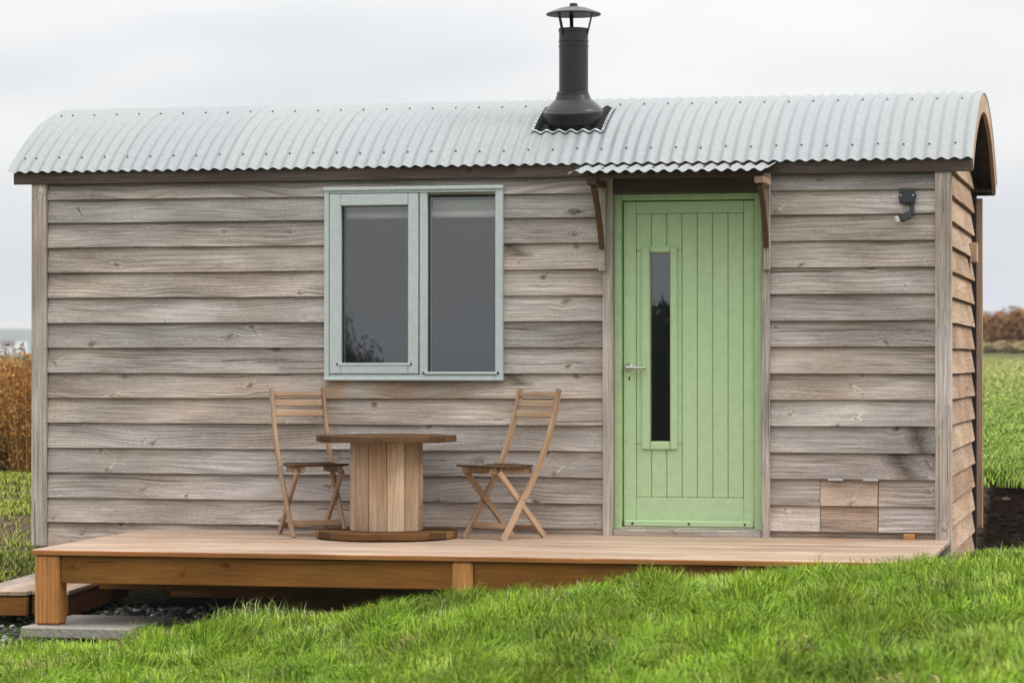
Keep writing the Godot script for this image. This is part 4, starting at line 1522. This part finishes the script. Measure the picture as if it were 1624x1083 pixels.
func build_grass():
	var green := [Color(0.172, 0.308, 0.011), Color(0.208, 0.345, 0.015), Color(0.115, 0.22, 0.008), Color(0.275, 0.40, 0.035), Color(0.37, 0.45, 0.10)]
	var tone := FastNoiseLite.new()
	tone.seed = 12; tone.frequency = 0.9; tone.fractal_octaves = 3
	var spots := []
	var cols := []
	var straw := []
	var straw_c := []
	var combed := []
	var combed_c := []
	var dead := []
	for k in 26: dead.append(Vector2(rng.randf_range(1.5, 6.6), 2.3 + rng.randf() * 5.0))
	# tussocks: the blades stand taller on them and lean outwards, and the turf dips round them
	var tuss := []
	for k in 420: tuss.append([rng.randf_range(-0.8, 7.6), 2.0 + rng.randf() * 6.5, rng.randf_range(0.09, 0.24), rng.randf_range(0.5, 1.0)])
	var step := 0.088
	var z := 1.99
	while z < 9.6:
		var x := -1.6
		while x < 9.0:
			var px := x + rng.randf_range(-0.5, 0.5) * step
			var pz := z + rng.randf_range(-0.4, 0.5) * step
			x += step
			var y := ground_y(px, pz)
			if not seen(px, y, pz, 0.7): continue
			if px > 0.5 and px < 1.42 and pz < 2.08: continue
			var n := tone.get_noise_2d(px, pz)
			var n2 := tone.get_noise_2d(px * 2.3 + 90.0, pz * 2.3)
			var s := 0.95 + n2 * 1.1 + rng.randf_range(-0.15, 0.15)
			if pz < 2.4: s = clampf(s, 0.5, 1.2) * 0.68
			var tf := Transform3D(Basis.from_euler(Vector3(rng.randf_range(-0.12, 0.12), rng.randf() * TAU, rng.randf_range(-0.12, 0.12))).scaled(Vector3(1, clampf(s, 0.35, 1.9), 1)), Vector3(px, y, pz))
			for tk in tuss:
				if pz < 2.4 + 0.25 * absf(n2): break
				var ddx: float = px - tk[0]
				if absf(ddx) > 0.34: continue
				var ddz: float = pz - tk[1]
				var q: float = sqrt(ddx * ddx + ddz * ddz) / tk[2]
				if q < 1.0:
					var up: float = clampf(s, 0.6, 1.5) * (1.0 + 0.75 * tk[3] * (1.0 - q * q))
					var ax := Vector3(ddz, 0, -ddx)
					var lean := Basis(ax.normalized(), 0.75 * q) if ax.length() > 0.001 else Basis.IDENTITY
					tf = Transform3D(lean * Basis(Vector3.UP, rng.randf() * TAU).scaled(Vector3(1, up, 1)), Vector3(px, y + 0.03 * tk[3] * (1.0 - q), pz))
					break
				elif q < 1.45:
					tf = Transform3D(Basis(Vector3.UP, rng.randf() * TAU).scaled(Vector3(1, clampf(s, 0.35, 1.2) * 0.55, 1)), Vector3(px, y - 0.015, pz))
			var near_dead := 9.0
			for d in dead: near_dead = minf(near_dead, Vector2(px - d.x, (pz - d.y) * 0.7).length())
			var dry := px < 1.9 and pz > 3.3 and n > -0.1 and px - 0.3 * (pz - 3.3) < 1.7
			if near_dead < 0.08 or (dry and rng.randf() < 0.6):
				straw.append(tf)
				straw_c.append(Color.WHITE * rng.randf_range(0.8, 1.2))
			if near_dead < 0.075 or (dry and rng.randf() < 0.4): continue
			spots.append(tf)
			var v := 1.02 + 0.6 * n + rng.randf_range(-0.18, 0.18)
			cols.append(Color(v * (1.0 + 0.3 * n2), v, v * (1.0 + 0.4 * n2)))
			# longer blades lie over in swathes, bare where the turf is hollow
			var lay := tone.get_noise_2d(px * 1.3 - 40.0, pz * 2.0 + 15.0)
			if near_dead > 0.15 and lay > 0.0 and rng.randf() < 0.5 and pz > 2.05:
				var turn := 2.2 * tone.get_noise_2d(px * 0.5 + 20.0, pz * 0.5) + rng.randf_range(-0.5, 0.5) + 2.6
				var g := rng.randf_range(0.75, 1.15) * (0.8 + lay * 0.9)
				combed.append(Transform3D(Basis(Vector3.UP, turn).scaled(Vector3(g, g, g)), Vector3(px, y, pz)))
				var v2 := 0.95 + 0.4 * lay + rng.randf_range(-0.15, 0.25)
				combed_c.append(Color(v2 * (1.05 + 0.2 * n2), v2, v2 * 1.05))
		z += step
	var o := many("lawn_grass", sward(150, 0.2, 4, green, Vector2(0.025, 0.085), 0.0032, 1.3, PI), M.blade, spots, cols)
	tag(o, "bright green lawn sloping up in front of the deck", "grass", "", "stuff")
	o = many("lying_grass", sward(26, 0.2, 5, green, Vector2(0.06, 0.125), 0.0032, 1.2, 0.9), M.blade, combed, combed_c)
	tag(o, "longer green blades lying over in swathes on the lawn", "grass", "", "stuff")
	o = many("straw_grass", sward(60, 0.14, 6, [Color(0.45, 0.33, 0.19), Color(0.36, 0.25, 0.14), Color(0.28, 0.22, 0.10)], Vector2(0.03, 0.07), 0.005, 1.1, PI), M.blade, straw, straw_c)
	tag(o, "dry straw coloured patches in the lawn", "dry grass", "", "stuff")
	# longer tufts
	spots = []
	cols = []
	for i in 500:
		var px := rng.randf_range(-0.5, 7.6)
		var pz := 2.02 + pow(rng.randf(), 1.6) * 6.0
		var y := ground_y(px, pz)
		if not seen(px, y, pz, 0.4) or (px > 0.5 and px < 1.42 and pz < 2.1): continue
		spots.append(Transform3D(Basis(Vector3.UP, rng.randf() * TAU).scaled(Vector3.ONE * rng.randf_range(0.45, 0.8)), Vector3(px, y, pz)))
		cols.append(Color.WHITE * rng.randf_range(0.8, 1.2))
	for k in 8:
		var px := 1.98 + 0.05 * k
		spots.append(Transform3D(Basis(Vector3.UP, rng.randf() * TAU).scaled(Vector3.ONE * rng.randf_range(0.8, 1.25)), Vector3(px, ground_y(px, 2.12), 2.12 + rng.randf_range(-0.04, 0.08))))
		cols.append(Color.WHITE)
	o = many("long_grass", sward(26, 0.13, 9, [Color(0.26, 0.37, 0.07), Color(0.16, 0.27, 0.03), Color(0.42, 0.46, 0.22)], Vector2(0.09, 0.18), 0.0034, 1.15, PI), M.blade, spots, cols)
	tag(o, "longer wispy grass tufts along the deck's edge and in the lawn", "grass", "", "stuff")
	# the field and the rough ground behind
	spots = []
	cols = []
	for i in 16000:
		var pz := -5.0 - pow(rng.randf(), 2.2) * 75.0
		var px := CAM.x - 0.775 * (CAM.z - pz) / CAM.z + rng.randf_range(-1.9, 2.2) * (1.0 + (-pz) * 0.02)
		if px < 5.4 and pz > -8.0: continue
		var edge := -5.15 + 0.5 * bump_noise.get_noise_2d(px * 2.0, 3.0)
		if pz > edge: continue
		var grow := 1.0 + (-pz - 5.0) * 0.05
		spots.append(Transform3D(Basis(Vector3.UP, rng.randf() * TAU).scaled(Vector3(grow, rng.randf_range(0.4, 0.9), grow)), Vector3(px, ground_y(px, pz), pz)))
		var v := rng.randf_range(0.8, 1.15) + 0.25 * tone.get_noise_2d(px * 0.4, pz * 0.4)
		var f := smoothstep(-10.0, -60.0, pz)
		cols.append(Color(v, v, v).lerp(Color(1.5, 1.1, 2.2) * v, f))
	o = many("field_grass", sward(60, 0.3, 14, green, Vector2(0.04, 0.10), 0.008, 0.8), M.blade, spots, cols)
	tag(o, "green field stretching away behind the cabin's right end", "grass", "", "stuff")
	spots = []
	cols = []
	for i in 5200:
		var px := rng.randf_range(-6.5, 0.3)
		var pz := rng.randf_range(-12.5, 1.9)
		if px > -0.15 and pz < 0.3: continue
		if px > -0.1 and pz < 1.3 : continue
		if earthy(px, pz) and rng.randf() < 0.93: continue
		spots.append(Transform3D(Basis(Vector3.UP, rng.randf() * TAU).scaled(Vector3(1, rng.randf_range(0.4, 1.0), 1)), Vector3(px, ground_y(px, pz), pz)))
		var v := rng.randf_range(0.7, 1.15)
		cols.append(Color(v * 1.15, v, v))
	o = many("rough_grass", sward(60, 0.28, 15, green + [Color(0.30, 0.24, 0.10)], Vector2(0.03, 0.10), 0.007, 0.9), M.blade, spots, cols)
	tag(o, "patchy rough grass on bare earth beyond the cabin's left end", "grass", "", "stuff")
